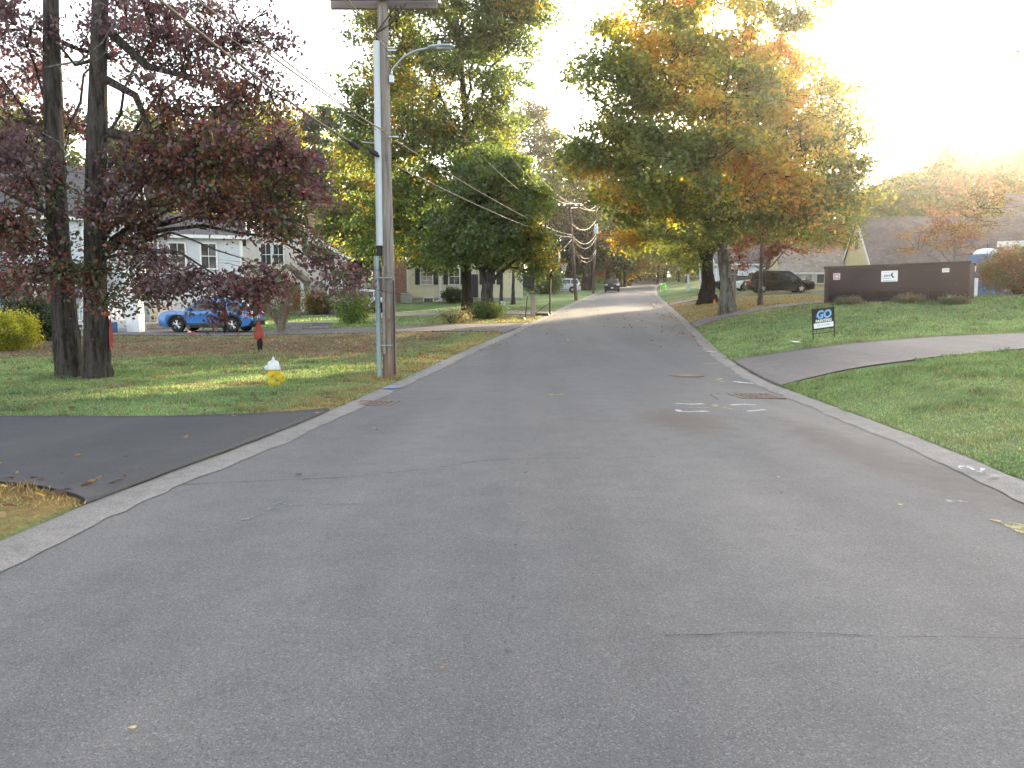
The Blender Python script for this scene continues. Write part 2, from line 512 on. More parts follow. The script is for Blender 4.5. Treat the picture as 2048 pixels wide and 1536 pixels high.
def on_drive(x, y, grow=0.0):
    r = np.zeros(np.asarray(x, float).shape, bool)
    for k, q in DRIVES.items():
        r |= in_quad(x, y, q, grow)
    # corner fillets where the near drives meet the road
    y = np.asarray(y, float); x = np.asarray(x, float)
    return r

GREEN = np.array([.115, .184, .082]); GREEN2 = np.array([.172, .248, .112]); DRY = np.array([.25, .21, .125])
LITTER = np.array([.17, .125, .102]); RUST = np.array([.26, .155, .06]); DARKG = np.array([.068, .12, .045])
def lawn_colour(x, y):
    """grass, thin dry grass and fallen-leaf cover, per place (albedo only)"""
    x = np.asarray(x, float); y = np.asarray(y, float)
    L = roadL(y); Rr = L + ROADW
    sl = L - x; sr = x - Rr
    n1 = fbm(x * .45, y * .45)[..., None]; n2 = fbm(x * 1.7 + 9, y * 1.7)[..., None]; n3 = fbm(x * .13 + 30, y * .2 + 8)[..., None]
    c = GREEN + (GREEN2 - GREEN) * sstep(.35, .7, n1)
    c = c + (DARKG - c) * .55 * sstep(.5, .75, n2)
    left = (sl > 0)[..., None]; right = (sr > 0)[..., None]
    # leaf litter under the oaks on the left lawn
    lit = sstep(20.5, 25, y) * sstep(37, 31, y) * sstep(1, 3, sl) * sstep(24, 15, sl)
    lit = np.clip(lit[..., None] * (.45 + 1.0 * sstep(.3, .6, n2)), 0, .95)
    lit2 = .6 * (sstep(10, 16, y) * sstep(26, 20, y) * sstep(.5, 2, sl))[..., None] * sstep(.55, .72, n2)
    litL = np.maximum(lit, lit2) * left
    c = c + (LITTER - c) * litL
    # dry strip along the left road edge and near corner
    dry = (sstep(1.8, .2, sl) * sstep(60, 30, y))[..., None] * (.3 + .8 * sstep(.35, .6, n2)) * left
    c = c + (DRY * [.95, .85, .7] - c) * np.clip(dry, 0, .85)
    near = (sstep(9, 7.2, y) * (sl > 0))[..., None] * (.35 + .9 * sstep(.35, .6, n2))
    c = c + (DRY * [1., .8, .6] - c) * np.clip(near, 0, .8)
    # orange leaf cover under the maples
    rust = (sstep(34, 39, y) * sstep(80, 52, y) * (sr > -.2) * sstep(13, 6, sr))[..., None] * (.25 + .9 * sstep(.35, .6, n2))
    c = c + (RUST - c) * np.clip(rust, 0, .8)
    rust2 = (sstep(36, 40, y) * sstep(52, 46, y) * (sl > 0) * sstep(7, 3, sl))[..., None] * (.2 + .6 * sstep(.4, .65, n2))
    c = c + (RUST - c) * np.clip(rust2, 0, .7)
    # bleached, frost-thin patch on the near right lawn
    pale = (sstep(4.8, 2.2, sr) * (sr > 0) * sstep(15, 10.5, y))[..., None] * (.1 + .9 * sstep(.4, .6, n1 * .5 + n2 * .5))
    c = c + (np.array([.23, .265, .15]) - c) * np.clip(pale, 0, .75)
    br = right * sstep(.52, .7, n2) * .35
    c = c + (np.array([.15, .185, .075]) - c) * br
    return np.clip(c, .01, .6)

def build_land():
    ys = np.concatenate([np.arange(-30, 0, 3.0), np.arange(0, 30, .33), np.arange(30, 70, .6), np.arange(70, 130, 1.5), np.arange(130, 300, 5), np.arange(300, 421, 20)])
    s = np.concatenate([[0, .12, .3, .55], np.arange(.9, 16, .45), np.arange(16, 40, 1.2), np.arange(40, 100, 6), [110, 140, 180, 240, 320, 420]])
    L = roadL(ys); Rr = roadR(ys)
    rows = []
    X = np.concatenate([L[:, None] - s[::-1][None, :], Rr[:, None] + s[None, :]], axis=1)
    Yg = np.repeat(ys[:, None], X.shape[1], 1)
    Z = ground(X, Yg)
    nl = len(s)
    # under the road the soil lies lower
    n, m = X.shape
    V = np.stack([X, Yg, Z], -1).reshape(-1, 3)
    Xm = np.stack([L + .35, Rr - .35], 1); Ym = np.repeat(ys[:, None], 2, 1); Zm = roadz(Ym) - .25
    V2 = np.stack([Xm, Ym, Zm], -1).reshape(-1, 3)
    idx = np.arange(n * m).reshape(n, m)
    id2 = np.arange(n * 2).reshape(n, 2) + n * m
    idx = np.concatenate([idx[:, :nl], id2, idx[:, nl:]], 1)
    F = np.stack([idx[:-1, :-1], idx[:-1, 1:], idx[1:, 1:], idx[1:, :-1]], -1).reshape(-1, 4)
    Va = np.concatenate([V, V2])
    o = mesh_np('ground', Va, F, LAWN, cols=lawn_colour(Va[:, 0], Va[:, 1]), smooth=True, kind='structure')
build_land()

p_st = at(1368, 846, 10.7); p_st2 = at(1905, 900, 8.6)
ASPHALT = asphalt_material('road_asphalt', (.122, .120, .123), .40, stains=[
    (p_st.x, 10.75, .75, 1.5, .55, (.085, .062, .045), 0.0),
    (3.75, 8.6, .5, 3.4, .55, (.060, .052, .045), .7),
    (4.15, 6.8, .55, 1.6, .5, (.055, .047, .042), 1.3)])
NEWASPHALT = asphalt_material('new_drive_asphalt', (.060, .061, .066), .3)
OLDASPHALT = asphalt_material('old_drive_asphalt', (.135, .125, .126), .35, wear=.28)
BERMASPHALT = asphalt_material('berm_asphalt', (.205, .195, .19), .4, wear=.4)

def strip(name, ys, cols_fn, mat, kind='structure'):
    """sheet along the road: cols_fn(y) gives rows of x, z"""
    X, Z = cols_fn(ys)
    n, m = X.shape
    V = np.stack([X, np.repeat(ys[:, None], m, 1), Z], -1).reshape(-1, 3)
    idx = np.arange(n * m).reshape(n, m)
    F = np.stack([idx[:-1, :-1], idx[:-1, 1:], idx[1:, 1:], idx[1:, :-1]], -1).reshape(-1, 4)
    return mesh_np(name, V, F, mat, smooth=True, kind=kind)
RY = np.concatenate([np.arange(-30, 0, 2.0), np.arange(0, 30, .2), np.arange(30, 60, .4), np.arange(60, 300, 2)])
def _road(ys):
    t = np.linspace(0, 1, 17)
    L = roadL(ys)[:, None] + .2; X = L + (ROADW - .4) * t[None, :]
    return X, ground(X, np.repeat(ys[:, None], 17, 1))
strip('road', RY, _road, ASPHALT)
def _berm(side):
    def fn(ys):
        L = roadL(ys)[:, None]; rz = roadz(ys)[:, None]
        wob = (.06 * (fbm(ys * 1.3 + side * 40, ys * 0 + 3) - .5) +   .035 * (vn(ys * 5.2 + side * 40, ys * 0 + 3) - .5))[:, None]
        wob2 = .09 * (fbm(ys * 2.6 + side * 90, ys * 0 + 9) - .5)[:, None]
        prof = np.array([[-.03, -.05], [0, .026], [.08, .032], [.24, .022], [.38, .0]])
        d = prof[:, 0][None, :] + np.concatenate([wob2, wob2, wob * .5, wob, wob * 2], 1)
        xx = L + d if side < 0 else L + ROADW - d
        gg = ground(np.clip(xx, L + .001, L + ROADW - .001), np.repeat(ys[:, None], 5, 1))
        z = np.where(prof[:, 1][None, :] > .01, rz + prof[:, 1][None, :], gg + np.where(prof[:, 1] < 0, -.05, .006)[None, :])
        # flatter where a drive crosses it
        for q, sd in (('near_left', -1), ('near_right', 1), ('blue_car', -1), ('white_car', -1), ('dumpster', 1), ('van', 1)):
            if sd != side: continue
            y0, y1 = sorted((DRIVES[q][0][1], DRIVES[q][1][1]))
            w = (sstep(y0 - .6, y0 + .2, ys) * sstep(y1 + .6, y1 - .2, ys))[:, None]
            z = z - w * np.where(prof[:, 1] > .01, .008, 0)[None, :]
        return (xx, z) if side < 0 else (xx[:, ::-1], z[:, ::-1])
    return fn
bl = strip('kerb', RY, _berm(-1), BERMASPHALT)
br_ = strip('kerb', RY, _berm(1), BERMASPHALT)

def patch(name, q, mat, nu=70, nv=16, dz=.03, kind='structure'):
    """drive sheet following the ground; first edge lies on the kerb"""
    (ax, ay), (bx, by), (cx, cy), (dx, dy) = q
    side = -1 if cx < ax else 1
    u = (np.linspace(0, 1, nu) ** 1.8)[None, :]; v = np.linspace(0, 1, nv)[:, None]
    X0 = (1 - v) * ax + v * bx; Y0 = (1 - v) * ay + v * by
    X0 = np.where(side < 0, roadL(Y0), roadR(Y0)) + 0 * X0
    X1 = (1 - v) * dx + v * cx; Y1 = (1 - v) * dy + v * cy
    wob = .10 * (fbm(u * 25 + ay, v * 0 + ay) - .5) * ((v < .01) | (v > .99))
    X = X0 * (1 - u) + X1 * u; Y = Y0 * (1 - u) + Y1 * u
    # apron flares to the kerb
    fl = np.exp(-np.abs(X - X0) / .9) * (.45 if side > 0 else .9)
    Y = Y + fl * (2 * v - 1) * np.sign(by - ay) + wob
    X = X + (1 - u) * (np.where(side < 0, roadL(Y), roadR(Y)) - X0)
    Z = ground(X, Y) + dz
    n, m = X.shape
    V = np.stack([X, Y, Z], -1).reshape(-1, 3)
    idx = np.arange(n * m).reshape(n, m)
    F = np.stack([idx[:-1, :-1], idx[:-1, 1:], idx[1:, 1:], idx[1:, :-1]], -1).reshape(-1, 4)
    # turned-down edge, so that the sheet meets the soil
    rim = np.concatenate([idx[0, :], idx[1:, -1], idx[-1, -2::-1]])
    low = V[rim] - np.array([0, 0, .09]); k = np.arange(len(rim)) + len(V); V = np.concatenate([V, low])
    F = np.concatenate([F, np.stack([rim[:-1], rim[1:], k[1:], k[:-1]], -1)])
    if side < 0: F = F[:, ::-1]
    return mesh_np(name, V, F, mat, smooth=True, kind=kind)
patch('driveway', DRIVES['near_left'], NEWASPHALT)
patch('driveway', DRIVES['blue_car'], OLDASPHALT)
patch('driveway', DRIVES['white_car'], OLDASPHALT)
patch('driveway', DRIVES['near_right'], OLDASPHALT)
patch('driveway', DRIVES['dumpster'], OLDASPHALT)
patch('driveway', DRIVES['van'], OLDASPHALT)

# ---- grass blades and fallen leaves (what nobody could count)
def build_grass():
    rs = np.random.RandomState(11)
    Ps = []
    def scatter(n, x0, x1, y0, y1, h, w):
        x = rs.uniform(x0, x1, n); y = rs.uniform(y0, y1, n)
        L = roadL(y); Rr = L + ROADW
        edge = .03 + .12 * fbm(y * 2.0, x * 0 + 2)
        over = .10 + .16 * sstep(.45, .7, fbm(y * 1.1 + 31, x * 0 + 5)) * (rs.rand(n) < .5)
        ok = ((x < L - edge + over) | (x > Rr + edge - over)) & ~on_drive(x, y, -.05)
        # only what the picture can see
        ok &= (np.abs(x) < y * .68 + 1.2)
        # drive aprons
        x = x[ok]; y = y[ok]
        fl = np.ones(len(x), bool)
        for q in DRIVES.values():
            sd = -1 if q[2][0] < q[0][0] else 1
            dd = (roadL(y) - x) if sd < 0 else (x - roadR(y))
            f = np.exp(-np.maximum(dd, 0) / .9) * (.45 if sd > 0 else .9)
            lo, hi = sorted((q[0][1], q[1][1]))
            fl &= ~((dd < 3) & (dd > -.3) & (y > lo - f) & (y < hi + f))
        x = x[fl]; y = y[fl]
        Ps.append(np.stack([x, y, np.full(len(x), h), np.full(len(x), w)], 1))
    scatter(110000, 3.5, 14, 4.5, 13, .05, .009)
    scatter(110000, 4.5, 18, 13, 22, .06, .013)
    scatter(60000, 5, 24, 22, 40, .07, .022)
    scatter(120000, -12, -2, 6, 18, .05, .010)
    scatter(80000, -18, -1, 18, 32, .055, .018)
    scatter(30000, -25, 2, 32, 60, .07, .03)
    P = np.concatenate(Ps)
    n = len(P)
    x, y, h, w = P.T
    patchy = fbm(x * 2.4 + 70, y * 2.4)
    h = h * rs.uniform(.5, 1.25, n) * (.65 + 1.15 * sstep(.48, .78, patchy))
    a = rs.uniform(0, 2 * np.pi, n); b = rs.uniform(0, 2 * np.pi, n); lean = rs.uniform(.1, 1.0, n) * h
    z = ground(x, y) - .006
    V = np.zeros((n, 3, 3), np.float32)
    V[:, 0] = np.stack([x - np.cos(a) * w, y - np.sin(a) * w, z], 1)
    V[:, 1] = np.stack([x + np.cos(a) * w, y + np.sin(a) * w, z], 1)
    V[:, 2] = np.stack([x + np.cos(b) * lean, y + np.sin(b) * lean, z + h], 1)
    c = lawn_colour(x, y) * rs.uniform(.65, 1.55, (n, 1)) * (1.12 - .42 * sstep(.52, .78, patchy))[:, None]
    dead = rs.rand(n) < .12
    c[dead] = DRY * rs.uniform(.7, 1.3, (dead.sum(), 1))
    C = np.repeat(c[:, None, :], 3, 1)
    mesh_np('grass', V.reshape(-1, 3), np.arange(n * 3).reshape(-1, 3), BLADE, cols=C.reshape(-1, 3), kind='stuff')
build_grass()

def leaf_quads(P, size, rs, flat=.25, C=None, poly=4):
    """leaf outlines with a fold, scattered flat-ish; returns V, F, colours"""
    n = len(P)
    ang = rs.uniform(0, 2 * np.pi, n)
    nx = rs.normal(0, flat, n); ny = rs.normal(0, flat, n)
    N = np.stack([nx, ny, np.ones(n)], 1); N /= np.linalg.norm(N, axis=1, keepdims=True)
    A = np.stack([np.cos(ang), np.sin(ang), np.zeros(n)], 1)
    A -= N * (A * N).sum(1, keepdims=True); A /= np.linalg.norm(A, axis=1, keepdims=True)
    B = np.cross(N, A)
    return A, B, N
SHAPES = {
    'diamond': np.array([(0, -.55), (.36, 0), (0, .55), (-.36, 0)]),
    'oval': np.array([(0, -.55), (.30, -.22), (.30, .2), (0, .58), (-.30, .2), (-.30, -.22)]),
    'star': np.array([(0, -.6), (.17, -.2), (.5, -.08), (.2, .12), (.0, .62), (-.2, .12), (-.5, -.08), (-.17, -.2)]),
    'lobed': np.array([(0, -.6), (.16, -.25), (.5, -.3), (.3, .02), (.48, .36), (.15, .28), (0, .62), (-.15, .28), (-.48, .36), (-.3, .02), (-.5, -.3), (-.16, -.25)]),
}
def leaves_mesh(name, P, size, C, mat, parent, rs, up=.8, shape='diamond', kind='stuff', droop=0):
    n = len(P)
    N = rs.normal(0, 1, (n, 3)); N[:, 2] = np.abs(N[:, 2]) * .6 + up
    N /= np.linalg.norm(N, axis=1, keepdims=True)
    A = rs.normal(0, 1, (n, 3)); A[:, 2] -= droop
    A -= N * (A * N).sum(1, keepdims=True); A /= np.linalg.norm(A, axis=1, keepdims=True) + 1e-9
    B = np.cross(N, A)
    s = (size * rs.uniform(.5, 1.45, n))[:, None]
    sh = SHAPES[shape]; k = len(sh)
    V = np.zeros((n, k, 3), np.float32)
    for i, (b, a) in enumerate(sh):
        V[:, i] = P + s * (B * b + A * a) + s * N * (.16 * abs(b))
    Cc = np.repeat(C[:, None, :], k, 1)
    return mesh_np(name, V.reshape(-1, 3), np.arange(n * k).reshape(-1, k), mat, parent, Cc.reshape(-1, 3), kind=kind)

def build_litter():
    rs = np.random.RandomState(21)
    pts = []
    def sc(n, x0, x1, y0, y1, prob):
        x = rs.uniform(x0, x1, n); y = rs.uniform(y0, y1, n)
        L = roadL(y); Rr = L + ROADW
        off = (x < L) | (x > Rr)
        ok = prob(x, y, L, Rr) > rs.rand(n)
        ok &= ~((on_drive(x, y)) & (rs.rand(n) < .93)) & (np.abs(x) < y * .7 + 1)
        pts.append(np.stack([x[ok], y[ok]], 1))
    sc(26000, -22, 2, 10, 40, lambda x, y, L, Rr: np.where(x < L, .07 + .6 * sstep(21, 25, y) * sstep(.35, .6, fbm(x * .8, y * .8)), 0))
    sc(3000, -8, -2, 5.5, 12, lambda x, y, L, Rr: np.where((x < L) & (x > L - 3), .25 * sstep(10, 7, y) + .05, 0))
    sc(14000, 6, 26, 30, 75, lambda x, y, L, Rr: np.where(x > Rr, .8 * sstep(13, 4, x - Rr), np.where(x > Rr - 1.6, .3, .0)))
    sc(3500, -5, 12, 24, 60, lambda x, y, L, Rr: np.where((x > L) & (x < Rr), .04 + .5 * sstep(1.2, .2, np.minimum(x - L, Rr - x)) + .22 * sstep(.52, .7, fbm(x * .5, y * .25)), 0))
    sc(2600, -5, 8, 6, 32, lambda x, y, L, Rr: np.where((x > L - .5) & (x < L + .3), .5 * fbm(y * 1.2, y * 0), np.where((x > Rr - .35) & (x < Rr + .3), .3 * fbm(y * 1.5, y * 0 + 3), 0)))
    sc(900, 4, 16, 7, 26, lambda x, y, L, Rr: np.where(x > Rr, .10, 0))
    sc(6000, -8, 6, 34, 60, lambda x, y, L, Rr: np.where(x < L, .35 * sstep(6, 1, L - x), 0))
    P2 = np.concatenate(pts); n = len(P2)
    z = ground(P2[:, 0], P2[:, 1])
    grass = (P2[:, 0] < roadL(P2[:, 1])) | (P2[:, 0] > roadR(P2[:, 1]))
    P = np.concatenate([P2, (z + np.where(grass, .035, .012))[:, None]], 1)
    pal = np.array([(.15, .08, .065), (.19, .11, .08), (.23, .14, .08), (.11, .075, .06), (.30, .22, .13), (.17, .07, .055)])
    C = pal[rs.randint(0, len(pal), n)] * rs.uniform(.6, 1.3, (n, 1))
    right = P2[:, 0] > 6
    C[right] = C[right] * [1.35, 1.25, .8]
    leaves_mesh('leaf_litter', P, .075, C, LEAF, None, rs, up=2.0, shape='oval')
build_litter()
# ---------------------------------------------------------------- trees
G1, G2, G3 = (.058, .10, .028), (.085, .128, .035), (.125, .155, .04)
YG, YEL, ORA, RUS, REDL, PUR, PUR2 = (.17, .19, .035), (.34, .24, .04), (.36, .16, .035), (.25, .09, .03), (.20, .035, .03), (.105, .03, .04), (.075, .032, .036)
BRN = (.16, .10, .045)
def palette_mix(P, rs, pal, scale, jit=.3):
    """leaf colours in coherent clumps: pal = [(weight, colour)]"""
    n = len(P)
    q = fbm(P[:, 0] * scale + P[:, 2] * scale * .7 + 13, P[:, 1] * scale - P[:, 2] * scale * .9 + 37)
    q = q + rs.normal(0, .07, n)
    r = np.argsort(np.argsort(q)) / max(n - 1, 1)
    w = np.cumsum([p[0] for p in pal]); w = w / w[-1]
    idx = np.searchsorted(w, np.clip(r, 0, .9999))
    C = np.array([p[1] for p in pal])[idx]
    return np.clip(C * rs.uniform(1 - jit, 1 + jit, (n, 1)) * rs.uniform(.9, 1.1, (n, 3)), .005, .6)

def curve_pts(a, b, sag, n, rs, wob=.0):
    a = Vector(a); b = Vector(b); out = []
    for i in range(n + 1):
        t = i / n
        p = a.lerp(b, t)
        p.z += sag * 4 * t * (1 - t)
        if 0 < i < n and wob: p += Vector(rs.normal(0, wob, 3))
        out.append(p)
    return out

def tree(name, label, base, lobes, trunk_r, trunk_top, pal, bark, seed, n_clu=150, per=120, leaf=.14, clu_r=.7, flat=.6,
         shape='diamond', limbs=7, cat='tree', group=None, pal_scale=.35, up=.6, flare=1.5, lean=(0, 0), droop=0.0, limb_r=.35,
         bare=0, leafmat=None, shell=.55, limb_from=.3, twigs=True, extra_limbs=()):
    """trunk, limbs and a crown of leaf clumps round twigs; lobes = [(centre, (rx, ry, rz), weight)] in world space"""
    rs = np.random.RandomState(seed)
    base = Vector(base)
    root = thing(name, label, cat, base, 0, group)
    top = Vector((lean[0], lean[1], trunk_top))
    # trunk
    tp = []; tr = []
    for i in range(13):
        t = i / 12
        p = Vector((lean[0] * t, lean[1] * t, trunk_top * t - .1 * (i == 0)))
        if i > 1: p += Vector((rs.normal(0, .05 * trunk_r), rs.normal(0, .05 * trunk_r), 0)) + Vector((math.sin(t * 5 + seed), math.cos(t * 4 + seed), 0)) * trunk_r * .18
        tp.append(p)
        fl = 1 + (flare - 1) * math.exp(-t * trunk_top / (trunk_r * 1.6))
        tr.append(trunk_r * fl * (1 - .62 * t ** .9))
    # dense near the base so that the root flare reads
    tp2 = [tp[0]]; tr2 = [tr[0]]
    for h in (.12, .3, .6, 1.0):
        if h < trunk_top / 12:
            t = h / trunk_top
            tp2.append(Vector((lean[0] * t, lean[1] * t, h))); tr2.append(trunk_r * (1 + (flare - 1) * math.exp(-h / (trunk_r * 1.6))))
    tp = tp2 + tp[1:]; tr = tr2 + tr[1:]
    mb = MB().tube(tp, tr, 14)
    tr_o = mb.build('trunk', bark, root, smooth=True, fix=False)
    # roughen the trunk's outline and its root buttresses
    me = tr_o.data; co = np.empty(len(me.vertices) * 3); me.vertices.foreach_get('co', co); co = co.reshape(-1, 3)
    for i in range(len(tp)):
        ring = co[i * 14:(i + 1) * 14]
        c = np.array(tp[i]); d = ring - c
        an = np.arange(14) / 14 * 2 * np.pi
        k = 1 + .06 * rs.normal(0, 1, 14) + max(0, .35 - tp[i].z * .35) * .9 * (np.cos(an * 5 + seed) * .5 + .1)
        co[i * 14:(i + 1) * 14] = c + d * k[:, None]
    me.vertices.foreach_set('co', co.ravel())
    skel = [np.array(p) for p in tp if p.z > trunk_top * limb_from]
    # cluster centres
    cents = []; wts = [l[2] * (l[1][0] * l[1][1] * l[1][2]) ** .667 for l in lobes]
    tot = sum(wts)
    for (c, r, w), ww in zip(lobes, wts):
        k = max(2, int(round(n_clu * ww / tot)))
        d = rs.normal(0, 1, (k, 3)); d /= np.linalg.norm(d, axis=1, keepdims=True)
        rad = shell + (1 - shell) * rs.rand(k) ** .6
        rad = np.where(rs.rand(k) < .25, rs.rand(k) ** .5 * .8, rad) * rs.uniform(.85, 1.12, k)
        cents.append(np.array(c) - np.array(base) + d * rad[:, None] * np.array(r))
    cents = np.concatenate(cents)
    cents = cents[cents[:, 2] > .25]
    # limbs reach for the middle of a lobe or for outlying clumps
    targets = [np.array(l[0]) - np.array(base) for l in lobes]
    order = rs.permutation(len(cents))
    for i in order:
        if len(targets) >= limbs: break
        if min(np.linalg.norm(cents[i] - t) for t in targets) > 1.2: targets.append(cents[i])
    targets = targets[:max(limbs, len(lobes))]
    for tg in list(targets):
        hz = max(trunk_top * limb_from, min(trunk_top * .95, tg[2] * .62 - .15 * np.hypot(tg[0], tg[1]) * (1 - droop)))
        t = hz / trunk_top
        st = np.array([lean[0] * t, lean[1] * t, hz])
        ln = np.linalg.norm(tg - st)
        if ln < .4: continue
        pts = curve_pts(st, tg, ln * (.10 if not droop else .16), 7, rs, ln * .018)
        r0 = max(.02, trunk_r * limb_r * min(1, (ln / 5) ** .5)) * rs.uniform(.7, 1.1)
        rr = [r0 * (1 - .82 * i / 7) for i in range(8)]
        MB().tube(pts, rr, 7).build('limb', bark, root, smooth=True, fix=False)
        for a, b in zip(pts[1:-1], pts[2:]):
            skel.append(np.array(a)); skel.append((np.array(a) + np.array(b)) / 2)
        skel.append(np.array(pts[-1]))
    for pts, r0, r1, mt in extra_limbs:
        pts = [Vector(p) - base for p in pts]
        k = len(pts)
        MB().tube(pts, [r0 + (r1 - r0) * i / (k - 1) for i in range(k)], 7).build('limb', mt or bark, root, smooth=True, fix=False)
        for p in pts: skel.append(np.array(p))
    S = np.array(skel)
    tw = MB(); LP = []
    for c in cents:
        d = np.linalg.norm(S - c, axis=1) + np.maximum(0, S[:, 2] - c[2]) * (.8 if not droop else 0)
        a = S[np.argmin(d)]
        ln = np.linalg.norm(c - a)
        pts = curve_pts(a, c, ln * .08, 3, rs, ln * .05)
        if twigs:
            r0 = .012 + .010 * ln
            tw.tube(pts, [r0, r0 * .8, r0 * .55, r0 * .25], 4, cap=False)
            for _ in range(3):
                e = Vector(c) + Vector(rs.normal(0, 1, 3) * clu_r * np.array([1, 1, flat]))
                tw.tube([pts[2], (pts[3] + e) / 2 + Vector((0, 0, .05)), e], [r0 * .45, r0 * .3, r0 * .12], 3, cap=False)
        k = int(per * rs.uniform(.55, 1.35))
        cr = clu_r * rs.uniform(.7, 1.25)
        off = rs.normal(0, .52, (k, 3)) * cr * np.array([1, 1, flat])
        if droop: off[:, 2] -= droop * cr * (off[:, 0] ** 2 + off[:, 1] ** 2) / (cr * cr) * .6
        P = c + off
        # some leaves line the twig
        kk = k // 5
        t = rs.rand(kk)[:, None]
        P2 = np.array(pts[1]) * (1 - t) + np.array(pts[3]) * t + rs.normal(0, .12 * cr + .03, (kk, 3))
        LP.append(P); LP.append(P2)
    if twigs: tw.build('twigs', BARK_DARK if bark is not BARK_PALE else BARK_PALE, root, fix=False, kind='stuff')
    P = np.concatenate(LP); P = P[P[:, 2] > .06]
    if callable(pal): C = pal(P + np.array(base), rs)
    else: C = palette_mix(P, rs, pal, pal_scale)
    leaves_mesh('crown', P, leaf, C, leafmat or LEAF, root, rs, up=up, shape=shape, droop=droop * 2)
    return root
def lobe(u, v, y, ru, rv, rd=None, w=1.0):
    """crown lobe centred where (u, v) is seen y metres ahead; radii given at that distance in picture pixels"""
    k = y / FPX
    return (tuple(at(u, v, y)), (ru * k, (rd if rd else (ru + rv) / 2 * k), rv * k), w)

# --- the pair of purple-leaved oaks on the left lawn
OAKPAL = [(.34, (.138, .088, .095)), (.25, (.155, .070, .082)), (.09, (.23, .06, .075)), (.15, (.12, .105, .07)), (.03, RUS), (.14, (.085, .105, .045))]
def oakpal(P, rs):
    C = palette_mix(P, rs, OAKPAL, .6)
    # the inner leaves turn orange and green, the outer ones wine red
    inn = .6 * sstep(2.5, 1.0, np.abs(P[:, 0] + 6.6)) * sstep(2.4, 1.1, np.abs(P[:, 2] - 4.4))
    pick = rs.rand(len(P)) < inn * .55
    pal2 = np.array([ORA, RUS, G3, G2, (.2, .1, .03)])
    C[pick] = pal2[rs.randint(0, 5, pick.sum())] * .7 * rs.uniform(.6, 1.2, (pick.sum(), 1))
    return C
b1 = gat(136, 17.4); b2 = gat(194, 17.2)
lob1 = [lobe(30, 50, 17, 110, 90, 1.6, .8), lobe(250, 60, 18.4, 90, 90, 1.5, .6), lobe(20, 230, 17.6, 80, 80, 1.4, .7), lobe(40, 340, 16.4, 100, 70, 1.6, 1.1),
        lobe(-60, 470, 17, 110, 80, 1.5, 1.0), lobe(60, 470, 16.6, 85, 60, 1.2, 1.0), lobe(130, 548, 16.2, 110, 32, 1.0, 1.5), lobe(30, 570, 17.5, 70, 26, 1.0, .8), lobe(150, 250, 19, 80, 60, 1.2, .5),
        lobe(-150, 150, 17.5, 140, 140, 2.0, .7)]
t1 = 12.5
ex1 = [([at(128, 330, 17.4), at(70, 250, 17.2), at(20, 180, 17)], .08, .02, None), ([at(130, 440, 17.3), at(60, 410, 17.0), at(0, 380, 16.8)], .07, .02, None),
       ([at(124, 85, 17.4), at(160, 100, 17.6), at(230, 120, 17.8)], .06, .02, None)]
tree('oak_tree', 'left one of the two close-standing purple-leaved oaks on the left lawn', b1, lob1, .265, t1, oakpal, BARK_OAK, 3, n_clu=235, per=84, leaf=.076, clu_r=.46, flat=.45, lean=(.12, 0),
     shape='oval', leafmat=LEAF_PURPLE, limbs=11, group='pair of purple-leaved oaks', up=.3, flare=1.05, droop=.55, limb_r=.22, limb_from=.2, extra_limbs=ex1)
lob2 = [lobe(330, 60, 17, 120, 80, 1.6, .7), lobe(470, 90, 17.4, 110, 80, 1.6, .42), lobe(400, 190, 16.6, 120, 50, 1.5, .8), lobe(540, 190, 17.4, 70, 60, 1.2, .3),
        lobe(470, 290, 16.4, 120, 55, 1.5, 1.2), lobe(330, 330, 17.0, 110, 60, 1.5, 1.1), lobe(570, 330, 16.6, 80, 42, 1.3, .9), lobe(450, 400, 16.2, 110, 40, 1.3, 1.2),
        lobe(610, 400, 16.6, 60, 36, 1.0, .6), lobe(585, 462, 16.4, 50, 16, .8, .9), lobe(692, 556, 16.4, 34, 30, .7, 1.2), lobe(640, 505, 16.6, 40, 18, .8, 1.0), lobe(530, 440, 16.4, 60, 20, .8, .9), lobe(250, 440, 16.6, 60, 60, 1.2, .9), lobe(300, 520, 16.3, 60, 32, 1.0, .75),
        lobe(430, 568, 16.0, 130, 30, 1.0, 1.15), lobe(300, 580, 16.2, 70, 22, .9, 1.1), lobe(440, 620, 15.9, 20, 24, .4, .7), lobe(540, 555, 16, 40, 26, .7, .7), lobe(205, 605, 16.1, 40, 14, .5, .8), lobe(510, 620, 16.0, 16, 26, .35, .6)]
ex2 = [([at(215, 60, 17.2), at(290, 130, 17), at(360, 150, 16.8), at(420, 170, 16.6)], .10, .03, None),
       ([at(215, 160, 17.2), at(270, 190, 17), at(300, 260, 16.8), at(320, 320, 16.6), at(350, 400, 16.4)], .09, .03, None),
       ([at(218, 265, 17.2), at(270, 275, 16.9), at(330, 325, 16.7), at(362, 385, 16.5), at(430, 420, 16.3), at(520, 430, 16.3), at(600, 470, 16.4)], .10, .02, None),
       ([at(225, 110, 17.2), at(150, 130, 17.5), at(110, 80, 17.8)], .05, .02, None),
       ([at(90, 135, 16.4), at(160, 122, 16.2), at(205, 85, 16.1), at(228, 45, 16.1), at(232, 10, 16)], .020, .012, BARK_PALE),
       ([at(216, 70, 16.15), at(212, 105, 16.1), at(190, 122, 16.1)], .014, .006, BARK_PALE),
       ([at(240, 150, 16.2), at(300, 180, 16.1), at(316, 215, 16), at(318, 250, 16)], .014, .006, BARK_PALE),
       ([at(85, 265, 16), at(120, 285, 16), at(150, 340, 15.9), at(200, 380, 15.9)], .013, .005, BARK_PALE),
       ([at(390, 385, 15.8), at(450, 410, 15.7), at(490, 420, 15.7)], .012, .005, BARK_PALE)]
